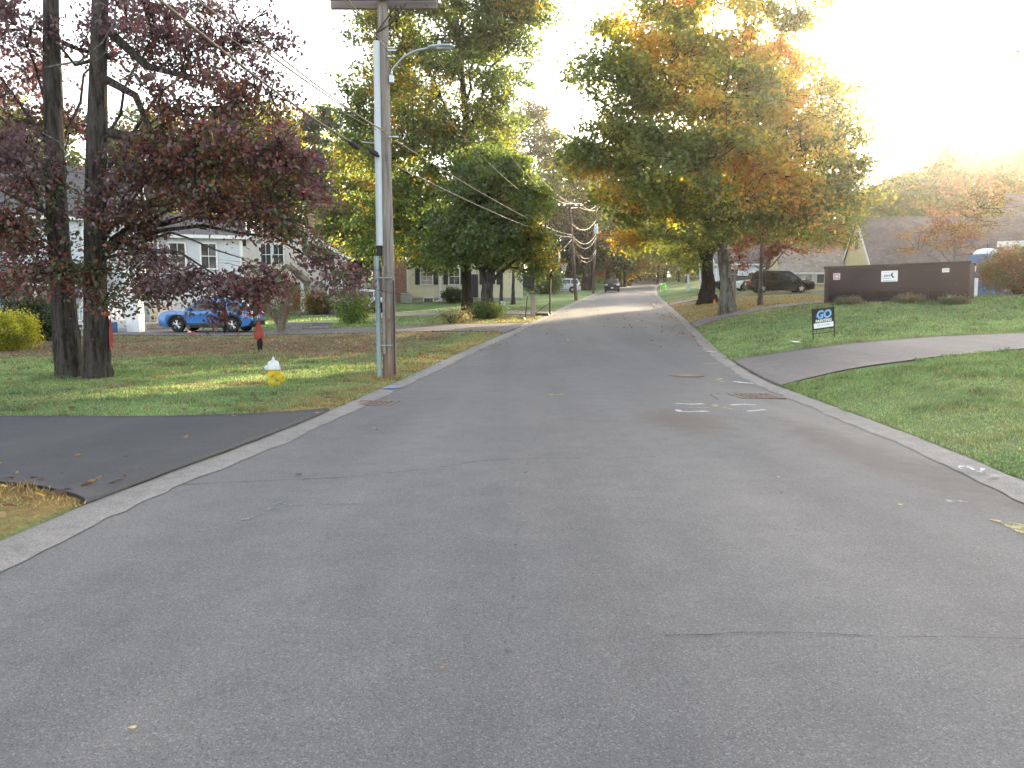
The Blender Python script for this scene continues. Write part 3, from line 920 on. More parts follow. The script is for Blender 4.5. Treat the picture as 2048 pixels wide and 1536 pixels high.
tree('oak_tree', 'right one of the two purple-leaved oaks, its long branches drooping towards the utility pole', b2, lob2, .265, t1, oakpal, BARK_OAK, 4, n_clu=400, per=84, leaf=.076, clu_r=.44, flat=.42, lean=(.66, 0),
     shape='oval', leafmat=LEAF_PURPLE, limbs=20, group='pair of purple-leaved oaks', up=.3, flare=1.05, droop=.6, limb_r=.2, limb_from=.2, extra_limbs=ex2)

# --- the two big maples on the right
MAPPAL = [(.14, G2), (.22, (.14, .175, .048)), (.26, (.26, .265, .058)), (.20, (.42, .35, .072)), (.13, (.48, .31, .065)), (.05, (.46, .22, .055))]
b = gat(1455, 38.0)
lobm = [lobe(1400, 60, 38, 200, 110, 3.4, .8), lobe(1560, 100, 38, 100, 90, 2.4, .7), lobe(1250, 170, 37, 110, 80, 2.6, .9), lobe(1420, 220, 36, 190, 90, 4, 1.1), lobe(1600, 230, 38, 110, 90, 3.0, 1.0),
        lobe(1240, 300, 37, 110, 60, 2.8, 1.1), lobe(1400, 340, 35.5, 190, 90, 3.4, 1.3), lobe(1600, 340, 37, 120, 80, 3.0, 1.1), lobe(1290, 400, 37, 90, 55, 2.2, 1.2), lobe(1460, 430, 35.8, 110, 45, 2.2, 1.3), lobe(1600, 420, 38, 100, 50, 2.4, 1.0),
        lobe(1430, -60, 38, 150, 90, 3, .5), lobe(1190, 40, 38, 45, 30, 1.0, .4), lobe(1170, 120, 38, 30, 22, .8, .5), lobe(1630, 30, 38, 40, 30, .8, .35), lobe(1690, 310, 38, 50, 70, 2, .9), lobe(1670, 200, 38, 50, 50, 1.8, .7), lobe(1680, 400, 38, 60, 45, 2, .9), lobe(1160, 330, 37, 45, 50, 1.6, .8), lobe(1340, 130, 37, 120, 80, 3, .9)]
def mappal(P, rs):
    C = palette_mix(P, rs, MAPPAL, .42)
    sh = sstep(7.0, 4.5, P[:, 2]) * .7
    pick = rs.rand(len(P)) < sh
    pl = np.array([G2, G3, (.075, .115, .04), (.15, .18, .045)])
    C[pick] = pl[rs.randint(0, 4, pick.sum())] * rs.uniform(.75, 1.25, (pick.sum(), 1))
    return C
exm = [([at(1450, 470, 38), at(1430, 400, 37.6), at(1425, 300, 37.4), at(1415, 180, 37.5), at(1405, 60, 37.8)], .30, .08, None),
       ([at(1450, 470, 38), at(1480, 390, 38), at(1510, 300, 38.2), at(1560, 160, 38.4)], .22, .06, None),
       ([at(1455, 450, 38), at(1500, 380, 37.4), at(1600, 300, 37)], .16, .04, None),
       ([at(1450, 455, 38), at(1380, 380, 37.5), at(1280, 320, 37)], .17, .04, None),
       ([at(1440, 360, 37.8), at(1470, 250, 37.2), at(1490, 100, 37)], .13, .03, None)]
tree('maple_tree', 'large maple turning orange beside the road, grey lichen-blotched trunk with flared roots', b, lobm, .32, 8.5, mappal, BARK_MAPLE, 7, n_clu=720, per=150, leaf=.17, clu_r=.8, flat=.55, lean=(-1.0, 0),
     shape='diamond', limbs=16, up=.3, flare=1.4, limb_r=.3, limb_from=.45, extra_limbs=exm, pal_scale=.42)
b = gat(1414, 54.0)
lobm2 = [lobe(1330, 420, 54, 100, 60, 2.6, 1.1), lobe(1420, 380, 55, 120, 80, 3.5, 1.0), lobe(1500, 440, 56, 80, 60, 2.6, .9), lobe(1280, 470, 53, 70, 40, 2, 1.0), lobe(1380, 500, 53, 60, 35, 2, 1.0), lobe(1500, 300, 56, 140, 100, 4, .7), lobe(1640, 470, 56, 80, 40, 2.4, .9), lobe(1690, 400, 56, 50, 70, 2, .7)]
tree('maple_tree', 'dark-trunked maple just behind the grey-trunked one, mostly green leaves turning yellow', b, lobm2, .47, 8, [(.3, G2), (.27, G3), (.22, YG), (.13, YEL), (.08, ORA)], BARK_DARK, 8, n_clu=330, per=130, leaf=.17, clu_r=.9,
     limbs=12, flare=1.6, limb_r=.4, limb_from=.4,
     extra_limbs=[([at(1408, 520, 54), at(1395, 480, 54), at(1378, 440, 54), at(1360, 400, 54)], .22, .08, None), ([at(1414, 540, 54), at(1425, 480, 54), at(1430, 420, 54)], .3, .1, None)])

# --- slim red-leaved tree in front of the van
b = gat(1520, 43.0)
tree('young_tree', 'slim grey-trunked tree with dull red leaves in front of the black minivan', b,
     [lobe(1520, 470, 43, 60, 45, 1.5, 1), lobe(1590, 480, 43, 60, 40, 1.3, .9), lobe(1480, 520, 43, 50, 25, 1.1, .8), lobe(1620, 440, 43, 45, 45, 1.2, .8), lobe(1540, 400, 43, 50, 40, 1.2, .7)],
     .125, 4.6, [(.4, (.17, .05, .05)), (.3, (.22, .09, .06)), (.15, RUS), (.15, YG)], BARK_MAPLE, 15, n_clu=70, per=75, leaf=.12, clu_r=.55, limbs=7, flare=1.2, limb_r=.35, limb_from=.4,
     extra_limbs=[([at(1522, 546, 43), at(1545, 530, 43), at(1575, 495, 43), at(1600, 470, 43)], .05, .02, None)])

# --- left of the road, further along
b = gat(935, 52.0)
lobc = [lobe(900, 30, 52, 170, 90, 3.6, .75), lobe(1000, 110, 52, 90, 80, 2.6, .7), lobe(790, 60, 52, 90, 70, 2.2, .6), lobe(760, 170, 52, 80, 60, 2.2, .8), lobe(880, 200, 51, 140, 90, 3.8, .95), lobe(1000, 230, 52, 60, 60, 2, .6),
        lobe(830, 310, 51, 110, 70, 3, 1.0), lobe(950, 330, 51, 80, 60, 3, .8), lobe(740, 310, 52, 60, 50, 2, .8), lobe(820, 410, 51, 110, 60, 3, 1.0), lobe(900, -80, 52, 150, 90, 3.4, .4), lobe(1060, 20, 52, 60, 50, 1.8, .8), lobe(860, 480, 51, 80, 40, 2.4, .8), lobe(720, 240, 52, 50, 50, 1.8, .8), lobe(960, 30, 52, 120, 80, 3, .8), lobe(760, 470, 51, 70, 45, 2.2, .9), lobe(870, 520, 50, 70, 24, 1.6, .9), lobe(940, 500, 50, 60, 30, 1.8, .8)]
tree('tall_maple_tree', 'tallest tree left of the road, green crown flecked yellow behind the utility pole', b, lobc, .34, 13, [(.28, G1), (.40, G2), (.24, G3), (.04, YG), (.03, YEL), (.01, ORA)], BARK_DARK, 9, n_clu=620, per=150, leaf=.185, clu_r=.9, flat=.55, up=.3,
     limbs=18, flare=1.3, limb_r=.35, limb_from=.3, pal_scale=.6,
     extra_limbs=[([at(935, 560, 52), at(915, 510, 52), at(885, 470, 52), at(850, 440, 51)], .16, .05, None), ([at(940, 300, 52), at(925, 150, 52), at(910, 0, 52)], .2, .08, None)])
b = gat(977, 44.0)
lobp = [lobe(985, 380, 44, 95, 80, 2.6, 1.2), lobe(1050, 430, 44, 60, 75, 2.0, 1.1), lobe(920, 440, 44, 65, 60, 2.0, 1.0), lobe(980, 480, 43, 90, 50, 2.4, 1.1), lobe(1070, 510, 44, 40, 45, 1.4, .9), lobe(910, 500, 44, 50, 40, 1.6, .8), lobe(960, 330, 44, 50, 35, 1.4, .9), lobe(985, 420, 42.6, 90, 60, 1.2, .8)]
tree('pear_tree', 'dense dark green roadside tree with stout trunk and ivy-grown foot, left of the road', b, lobp, .40, 5.2, [(.4, G1), (.38, G2), (.14, G3), (.05, YG), (.03, YEL)], BARK_OAK, 10, n_clu=360, per=170, leaf=.15, clu_r=.68, up=.2,
     limbs=12, flare=1.35, limb_r=.35, limb_from=.3, shell=.6,
     extra_limbs=[([at(975, 570, 44), at(960, 530, 44), at(955, 480, 44), at(940, 440, 44)], .2, .07, None), ([at(985, 560, 44), at(1030, 520, 44), at(1060, 470, 44)], .12, .04, None)])

# --- row of trees behind the houses and along the far road
def bg(name, label, u, y, lobes, pal, seed, tr=.3, top=9, n=110, per=85, leaf=.26, cr=1.3, **kw):
    b = gat(u, y); n = int(n * 1.15); per = int(per * .78); leaf *= 1.4; kw.setdefault('up', .15); kw.setdefault('shell', .35)
    return tree(name, label, b, lobes, tr, top, pal, BARK_DARK, seed, n_clu=n, per=per, leaf=leaf, clu_r=cr, limbs=kw.pop('limbs', 6), flare=1.3, **kw)
YGP = [(.25, G2), (.35, G3), (.25, YG), (.15, YEL)]
GP = [(.5, G1), (.35, G2), (.15, G3)]
AUT = [(.2, G2), (.25, BRN), (.3, ORA), (.25, RUS)]
bg('yellowing_tree', 'yellow-green tree filling the gap left of the utility pole', 715, 66, [lobe(715, 330, 66, 60, 60), lobe(700, 440, 66, 70, 70), lobe(760, 420, 66, 60, 80), lobe(740, 520, 66, 50, 35), lobe(690, 530, 66, 40, 30)], YGP, 31, n=170, per=110, leaf=.2, cr=1.0)
bg('yellowing_tree', 'yellow-leaved tree whose crown shows above the gable house', 560, 88, [lobe(560, 290, 88, 90, 70), lobe(620, 260, 88, 50, 50), lobe(500, 350, 88, 90, 70), lobe(570, 380, 88, 90, 50)], YGP, 32)
bg('pine_tree', 'dark pine behind the chimney of the gable house', 640, 84, [lobe(640, 250, 84, 35, 40), lobe(630, 320, 84, 70, 45), lobe(640, 390, 84, 80, 45), lobe(620, 460, 84, 85, 40)], [(.5, (.025, .05, .02)), (.35, (.035, .065, .022)), (.15, G2)], 33, n=150, per=120, leaf=.22, cr=1.0, flat=.35)
bg('yellowing_tree', 'orange-tinged tree seen between the oak branches over the grey house', 400, 84, [lobe(400, 300, 84, 90, 60), lobe(450, 380, 84, 80, 60), lobe(340, 380, 84, 80, 60)], [(.2, G3), (.3, YG), (.3, ORA), (.2, RUS)], 34)
bg('broad_tree', 'tall fresh green tree filling the gap between the oaks and the pale riser', 500, 94, [lobe(500, 250, 94, 90, 60), lobe(440, 310, 94, 80, 60), lobe(570, 320, 94, 70, 60), lobe(500, 390, 94, 110, 50)], [(.35, G2), (.4, G3), (.25, YG)], 141, n=150)
bg('broad_tree', 'green tree behind the grey house, just right of the oak trunks', 280, 80, [lobe(280, 300, 80, 80, 70), lobe(240, 390, 80, 90, 60), lobe(320, 260, 80, 50, 40)], [(.4, G2), (.3, G3), (.2, YG), (.1, ORA)], 35)
bg('broad_tree', 'green tree behind the grey house, left of the oak trunks', 60, 78, [lobe(60, 260, 78, 90, 70), lobe(0, 340, 78, 110, 70), lobe(130, 350, 78, 80, 60)], [(.5, G2), (.3, G3), (.2, YG)], 36)
bg('broad_tree', 'green tree at the left picture edge behind the grey house', -110, 78, [lobe(-110, 240, 78, 120, 100), lobe(-90, 380, 78, 110, 70)], GP, 37)
bg('broad_tree', 'dark green tree behind the cream house', 850, 104, [lobe(850, 420, 104, 90, 60), lobe(800, 480, 104, 80, 50), lobe(920, 460, 104, 80, 60), lobe(780, 380, 104, 60, 60)], GP, 38, n=130)
bg('thinning_tree', 'brownish fine-leaved tree with a thin round crown beyond the roadside tree', 1060, 112, [lobe(1060, 240, 112, 62, 42, 3, .6), lobe(1100, 300, 112, 50, 50, 3, .6), lobe(1010, 300, 112, 45, 50, 3, .6), lobe(1090, 390, 112, 50, 60, 3, .9)], [(.3, (.10, .085, .05)), (.35, (.09, .095, .045)), (.35, (.08, .10, .04))], 39, n=230, per=85, leaf=.2, cr=1.4, tr=.4, top=17)
bg('spruce_tree', 'dark spruce behind the second utility pole', 1135, 118, [lobe(1150, 330, 118, 50, 45, 3), lobe(1120, 370, 118, 45, 50, 3), lobe(1130, 440, 118, 60, 50, 3.4), lobe(1150, 515, 118, 75, 45, 3.6)], [(.6, (.022, .035, .016)), (.4, (.04, .045, .022))], 40, n=170, per=110, leaf=.26, cr=1.2, flat=.4, tr=.45, top=15)
bg('spruce_tree', 'dark spruce filling the gap between the third utility pole and the big maple', 1215, 132, [lobe(1200, 360, 132, 45, 45, 3.4), lobe(1210, 430, 132, 45, 50, 3.6), lobe(1215, 500, 132, 50, 45, 3.8)], [(.5, (.03, .045, .02)), (.35, (.05, .055, .025)), (.15, G2)], 140, n=170, per=110, leaf=.26, cr=1.3, tr=.4, top=14)
bg('red_tree', 'red-leaved tree beside the third utility pole', 1180, 121, [lobe(1175, 430, 121, 28, 40, 2.4), lobe(1165, 480, 121, 35, 40, 2.4), lobe(1195, 500, 121, 28, 40, 2.2), lobe(1180, 530, 121, 30, 25, 2)], [(.45, (.20, .055, .05)), (.3, (.15, .05, .045)), (.25, (.10, .06, .04))], 41, n=120, per=100, leaf=.22, cr=1.1, tr=.7, top=9)
bg('roadside_tree', 'green roadside tree arching over the parked dark car', 1250, 140, [lobe(1230, 460, 140, 45, 40, 3.4), lobe(1270, 500, 140, 60, 40, 3.6), lobe(1210, 510, 140, 45, 36, 3), lobe(1240, 540, 142, 60, 20, 3)], YGP, 42, n=150, per=110, leaf=.26, cr=1.3)
bg('roadside_tree', 'green tree overhanging the far bend of the road from the right', 1375, 150, [lobe(1340, 470, 150, 55, 40, 4), lobe(1400, 440, 150, 60, 50, 4), lobe(1390, 510, 150, 50, 26, 3.4), lobe(1330, 515, 150, 30, 18, 2.4)], [(.4, G2), (.3, G3), (.3, YG)], 43, n=170, per=110, leaf=.27, cr=1.4)
bg('roadside_tree', 'dark tree on the left bank of the far bend', 1262, 200, [lobe(1262, 480, 200, 60, 50, 6), lobe(1240, 525, 200, 45, 25, 5)], GP, 44, n=130, per=100, leaf=.4, cr=1.8, tr=.4)
bg('roadside_tree', 'dark tree on the right bank of the far bend', 1420, 210, [lobe(1400, 480, 210, 70, 50, 6), lobe(1440, 520, 210, 60, 30, 6)], GP, 45, n=130, per=100, leaf=.4, cr=1.8, tr=.4)
bg('background_tree', 'dark woodland tree closing the end of the road', 1330, 262, [lobe(1320, 470, 275, 70, 50, 7), lobe(1350, 525, 275, 60, 22, 6), lobe(1290, 525, 275, 50, 24, 6)], GP, 46, n=150, per=90, leaf=.5, cr=2.2, tr=.4)
bg('background_tree', 'dark woodland tree left of the road end', 1235, 250, [lobe(1225, 470, 255, 60, 55, 7), lobe(1215, 530, 255, 50, 24, 6)], GP, 47, n=130, per=90, leaf=.5, cr=2.2, tr=.4)
bg('roadside_tree', 'tree with yellow-green leaves behind the dark-trunked maple', 1475, 100, [lobe(1470, 440, 100, 70, 60, 4), lobe(1530, 400, 100, 70, 70, 4), lobe(1440, 510, 100, 40, 26, 2.4), lobe(1520, 500, 100, 50, 30, 3)], YGP, 48, n=150, per=100, leaf=.24, cr=1.3)
# back row to the right: these stand between the low sun and the road
SUNP = [(.15, G2), (.2, G3), (.3, (.26, .17, .07)), (.35, (.34, .19, .075))]  # warm backlight is put into these orange leaf colours
rr = random.Random(3)
BACK = [(1745, 100, 375, 60, 70, 'low rounded tree behind the yellow house, next to the big maple'), (1800, 96, 350, 60, 75, 'small-leaved tree behind the left end of the dark roof'), (1860, 98, 320, 70, 110, 'tree behind the middle of the dark roof'),
        (1925, 94, 262, 85, 150, 'taller tree rising behind the right half of the dark roof'), (1995, 92, 232, 85, 172, 'tallest sunlit tree behind the houses at the right'), (2075, 90, 225, 85, 180, 'tree at the right picture edge behind the white house')]
for i, (u, y, vt, ru, rv, lab) in enumerate(BACK):
    vc = vt + rv
    bg('backlit_tree', lab, u, y, [lobe(u, vc - rv * .45, y, ru * .75, rv * .5, 4), lobe(u - ru * .4, vc + rv * .25, y, ru * .7, rv * .5, 4), lobe(u + ru * .4, vc + rv * .2, y, ru * .7, rv * .5, 4), lobe(u, vc + rv * .75, y, ru, rv * .4, 4)],
       SUNP if i > 1 else YGP, 60 + i, n=290, per=120, leaf=.28, cr=1.35, top=10)
for i, u in enumerate((2170, 2270, 2380, 2500, 2640, 2800)):      # unseen trees added beyond the frame to keep sun off the road
    y = 88 - i * 2; vt = 275 - 10 * i; ru = 85; rv = 150
    vc = vt + rv
    bg('backlit_tree', 'unseen tree added beyond the right picture edge to block the low sun', u, y, [lobe(u, vc - rv * .45, y, ru * .75, rv * .5, 4), lobe(u - ru * .4, vc + rv * .25, y, ru * .7, rv * .5, 4), lobe(u + ru * .4, vc + rv * .2, y, ru * .7, rv * .5, 4), lobe(u, vc + rv * .75, y, ru, rv * .4, 4)],
       SUNP, 80 + i, n=120, per=80, leaf=.42, cr=1.5, top=10, group='back row trees beyond the frame')
b = gat(2085, 30.0)
tree('red_maple_tree', 'red-leaved maple whose branch tips reach in at the upper right corner', b, [lobe(2110, 90, 30, 62, 60, 1.6, 1), lobe(2130, 180, 30, 60, 60, 1.6, .8), lobe(2150, 0, 30, 80, 80, 2, .7)], .2, 7.5,
     [(.5, REDL), (.3, RUS), (.2, ORA)], BARK_MAPLE, 95, n_clu=60, per=70, leaf=.12, clu_r=.5, limbs=6, limb_from=.5)
# ornamental tree behind the dumpster
b = gat(1905, 44.0)
tree('dogwood_tree', 'small spreading tree with rusty leaves standing behind the dumpster', b, [lobe(1870, 470, 44, 75, 30, 1.6, 1), lobe(1930, 450, 44, 70, 32, 1.6, 1), lobe(1960, 415, 44, 60, 32, 1.5, .8), lobe(1830, 500, 44, 45, 20, 1.2, .7), lobe(1910, 500, 44, 60, 18, 1.3, .6)], .09, 3.2,
     [(.35, (.21, .09, .05)), (.35, (.17, .10, .05)), (.3, (.14, .11, .045))], BARK_MAPLE, 96, n_clu=75, per=60, leaf=.11, clu_r=.55, flat=.45, limbs=8, limb_r=.5, limb_from=.3)
# trunks along the far left verge
for i, (u, y, r, lab) in enumerate([(1171, 116, .65, 'stout pale-foot trunk left of the parked dark car'), (1258, 150, .35, 'slim trunk just behind the parked dark car'), (1308, 205, .3, 'slim trunk by the left edge of the far bend'), (1238, 140, .5, 'broad trunk left behind the parked dark car')]):
    b = gat(u, y)
    tree('roadside_tree', lab, b, [(tuple(b + Vector((-1, 2, 10))), (4, 4, 2.5), 1), (tuple(b + Vector((1, 3, 13))), (4, 4, 3), 1)], r, 8, GP, BARK_DARK, 120 + i, n_clu=70, per=80, leaf=.3, clu_r=1.5, limbs=4, flare=1.3)
for i, (u, y, lab) in enumerate([(1003, 62, 'slim young trunk right of the stout roadside trunk, on the far lawn'), (1026, 66, 'thin trunk with a mulch ring on the far lawn')]):
    b = gat(u, y)
    tree('young_tree', lab, b, [(tuple(b + Vector((.2, 0, 4.2))), (1.5, 1.5, 1.3), 1), (tuple(b + Vector((0, 0, 3.2))), (1.2, 1.2, .8), .8)], .16, 4, [(.4, (.10, .09, .045)), (.4, G2), (.2, BRN)], BARK_OAK, 130 + i, n_clu=45, per=60, leaf=.13, clu_r=.6, limbs=5, flare=1.2)

# ---------------------------------------------------------------- shrubs
def shrub(name, label, base, r, h, pal, seed, n=60, per=90, leaf=.06, stems=6, cat='shrub', **kw):
    rs = np.random.RandomState(seed)
    root = thing(name, label, cat, base)
    mb = MB()
    for i in range(stems):
        a = rs.uniform(0, 6.28); e = Vector((math.cos(a) * r * .7, math.sin(a) * r * .7, h * rs.uniform(.6, .95)))
        mb.tube([Vector((math.cos(a) * .08, math.sin(a) * .08, -.03)), e * .5 + Vector((0, 0, h * .1)), e], [.03, .02, .006], 5)
    mb.build('stems', kw.get('bark', BARK_DARK), root, fix=False)
    c = rs.normal(0, 1, (n, 3)); c /= np.linalg.norm(c, axis=1, keepdims=True)
    rad = .5 + .5 * rs.rand(n) ** .5
    lo = kw.get('low', .12)
    c = c * rad[:, None] * np.array([r, r, h * .5]) + np.array([0, 0, h * (.5 + lo * .4)])
    P = []
    for q in c:
        k = int(per * rs.uniform(.6, 1.3)); P.append(q + rs.normal(0, kw.get('cr', .14) * r, (k, 3)))
    P = np.concatenate(P); P = P[P[:, 2] > .02]
    leaves_mesh('foliage', P, leaf, palette_mix(P, rs, pal, kw.get('ps', 1.2)), LEAF, root, rs, up=kw.get('up', .4), shape=kw.get('shape', 'diamond'))
    return root
GOLD = [(.3, (.16, .19, .022)), (.4, (.25, .27, .03)), (.3, (.33, .33, .035))]
shrub('golden_shrub', 'rounded golden-green shrub at the left picture edge', gat(22, 25.5), .82, 1.12, GOLD, 201, n=130, per=150, leaf=.05)
shrub('golden_shrub', 'second golden-green shrub mostly cut off by the left picture edge', gat(-50, 26), .8, 1.3, GOLD, 202, n=90, per=120, leaf=.05)
DKG = [(.5, (.022, .045, .02)), (.35, (.03, .06, .028)), (.15, (.05, .08, .03))]
shrub('dark_shrub', 'tall dark evergreen shrub behind the golden shrub', gat(10, 30), 1.0, 2.2, DKG, 203, n=110, per=130, leaf=.06)
shrub('dark_shrub', 'low dark green shrub between the golden shrub and the oak trunks', gat(82, 31), 1.0, 1.5, DKG, 204, n=110, per=130, leaf=.06)
shrub('vase_shrub', 'twiggy upright shrub with few green and red leaves beside the blue car', gat(562, 36.2), 1.15, 2.3, [(.35, G2), (.3, (.10, .09, .05)), (.2, (.22, .06, .04)), (.15, G3)], 205, n=60, per=34, leaf=.085, stems=46, low=.75, bark=M('shrub_twig', (.20, .165, .12), .9, var=.3), cr=.18)
shrub('ornamental_grass', 'clump of straw-green ornamental grass by the porch post', gat(638, 57), 1.0, 1.35, [(.4, (.12, .11, .035)), (.3, (.16, .13, .05)), (.3, (.08, .09, .03))], 206, n=110, per=80, leaf=.10)
shrub('leafy_shrub', 'light green open shrub half hiding the white car', gat(706, 45), 1.0, 1.75, [(.4, (.08, .14, .035)), (.35, (.12, .19, .04)), (.25, (.18, .22, .04))], 207, n=85, per=75, leaf=.085, stems=10, shape='oval', cr=.2)
shrub('burning_bush', 'broad bush turning rusty red in front of the portable toilet', gat(2034, 35.0), 1.55, 1.8, [(.3, (.17, .075, .045)), (.25, (.14, .11, .045)), (.25, (.10, .11, .04)), (.2, (.20, .10, .05))], 208, n=200, per=120, leaf=.07, stems=16, ps=.8)
for i, (u, y, lab) in enumerate([(1700, 33.0, 'grey-green low shrub by the left end of the dumpster'), (1815, 32.0, 'grey-green low shrub by the middle of the dumpster'), (1905, 30.8, 'grey-green low shrub by the right end of the dumpster')]):
    shrub('low_shrub', lab, gat(u, y), .5, .22, [(.5, (.10, .115, .085)), (.3, (.14, .15, .115)), (.2, (.15, .10, .07))], 210 + i, n=60, per=90, leaf=.05, group='low shrubs along the dumpster')
shrub('foundation_shrub', 'green shrub at the foot of the cream house', gat(905, 72), .9, 1.3, DKG, 220, n=60, per=70, leaf=.11)
shrub('foundation_shrub', 'dull green shrubs beyond the basketball hoop', gat(1085, 95), 2.4, 2.6, [(.6, G1), (.4, (.06, .07, .03))], 221, n=110, per=70, leaf=.16)
shrub('weed_clump', 'pale weedy plants by the driveway mouth', gat(905, 39.5), .9, .6, [(.4, (.14, .14, .07)), (.3, (.10, .13, .04)), (.3, (.20, .18, .12))], 222, n=60, per=30, leaf=.06, stems=30, cat='plant', cr=.2)
shrub('ivy_clump', 'green growth round the foot of the stout roadside tree', gat(972, 43.4), 1.0, .75, [(.6, G1), (.4, G2)], 223, n=90, per=60, leaf=.07, cat='plant')
# ---------------------------------------------------------------- houses
def hit(u, v):
    """first ground point seen at picture position (u, v)"""
    y0 = 1.5
    prev = None
    y = y0
    while y < 300:
        p = at(u, v, y)
        if p.z < gz(p.x, p.y): break
        prev = y; y *= 1.03
    lo, hi = (prev or y0), y
    for _ in range(30):
        mid = (lo + hi) / 2
        p = at(u, v, mid)
        if p.z < gz(p.x, p.y): hi = mid
        else: lo = mid
    p = at(u, v, hi)
    return Vector((p.x, p.y, gz(p.x, p.y)))

GREYSIDE = M('grey_siding', (.52, .55, .60), .7, var=.08, scale=2)
BEIGESIDE = M('beige_siding', (.58, .55, .50), .7, var=.08, scale=2)
CREAMSIDE = M('cream_siding', (.66, .62, .48), .7, var=.07, scale=2)
YELLOWSIDE = M('yellow_siding', (.55, .47, .28), .7, var=.08, scale=2)
WHITESIDE = M('white_siding', (.66, .64, .62), .7, var=.06, scale=2)
ROOFGREY = shingle_material('grey_shingles', (.14, .135, .135))
ROOFBROWN = shingle_material('brown_shingles', (.26, .215, .175))
ROOFDARK = shingle_material('dark_shingles', (.165, .14, .135))
ROOFTAN = shingle_material('tan_shingles', (.33, .29, .25))
BRICK = brick_material('chimney_brick', (.33, .16, .12), (.24, .11, .085), (.38, .34, .31))
STONEWALL = brick_material('ledge_stone', (.30, .26, .22), (.22, .19, .17), (.14, .13, .12), 2.5)
CONCRETE = M('concrete', (.40, .39, .37), .9, var=.15, scale=4)
SHUTTER = M('dark_shutter', (.025, .032, .045), .6, var=.1)
TANFABRIC = M('tan_fabric', (.42, .36, .30), .9, var=.1)

def siding(mb, A, B, z0, top, m=0, step=.15):
    """lapped boards from A to B (plan), from z0 up to top(s) along the wall"""
    A = Vector(A); B = Vector(B); L = (B - A).length; d = (B - A) / L
    n = Vector((d.y, -d.x))
    zmax = max(top(0), top(L), top(L / 2))
    z = z0
    def span(zz):
        ss = [i * L / 60 for i in range(61)]
        ok = [s for s in ss if top(s) >= zz - 1e-6]
        return (min(ok), max(ok)) if ok else None
    while z < zmax - .02:
        zt = min(z + step, zmax)
        sp = span((z + zt) / 2) or None
        if sp and sp[1] - sp[0] > .1:
            a = A + d * sp[0]; b = A + d * sp[1]
            o = n * .022
            mb.add([(a.x + o.x, a.y + o.y, z), (b.x + o.x, b.y + o.y, z), (b.x, b.y, zt), (a.x, a.y, zt), (a.x - n.x * .05, a.y - n.y * .05, z), (b.x - n.x * .05, b.y - n.y * .05, z)],
                   [(0, 1, 2, 3), (4, 5, 1, 0)], m)
        z = zt

def window(root, A, B, s, zc, w, h, glass=None, shutters=False, cols=2, rows=2, casing=WHITE, name='window'):
    A = Vector(A); B = Vector(B); L = (B - A).length; d = (B - A) / L; n = Vector((d.y, -d.x)); ang = math.atan2(d.y, d.x)
    c = A + d * s
    def P(ds, dn, z): q = c + d * ds + n * dn; return (q.x, q.y, z)
    mb = MB(); t = .10
    mb.box(P(0, .045, zc + h / 2 + t / 2), (w + 2 * t, .07, t), (0, 0, ang)); mb.box(P(0, .055, zc - h / 2 - t / 2), (w + 2 * t + .08, .09, t), (0, 0, ang))
    mb.box(P(-w / 2 - t / 2, .045, zc), (t, .066, h), (0, 0, ang)); mb.box(P(w / 2 + t / 2, .045, zc), (t, .066, h), (0, 0, ang))
    o = mb.build(name, casing, root)
    mb = MB()
    for i in range(1, cols): mb.box(P(-w / 2 + w * i / cols, .046, zc), (.035, .03, h), (0, 0, ang))
    for i in range(1, rows): mb.box(P(0, .047, zc - h / 2 + h * i / rows), (w, .034, .05 if rows == 2 else .03), (0, 0, ang))
    if cols > 1 or rows > 1: mb.build('sash', casing, o)
    MB().box(P(0, .034, zc), (w, .012, h), (0, 0, ang)).build('pane', glass or GLASS, o)
    if shutters:
        for sg in (-1, 1):
            mb = MB(); x = sg * (w / 2 + t + .24)
            mb.box(P(x, .05, zc), (.42, .04, h + .1), (0, 0, ang))
            for k in range(10): mb.box(P(x, .075, zc - h / 2 + h * (k + .5) / 10), (.34, .02, h / 16), (0, 0, ang))
            mb.build('shutter', SHUTTER, root)
    return o

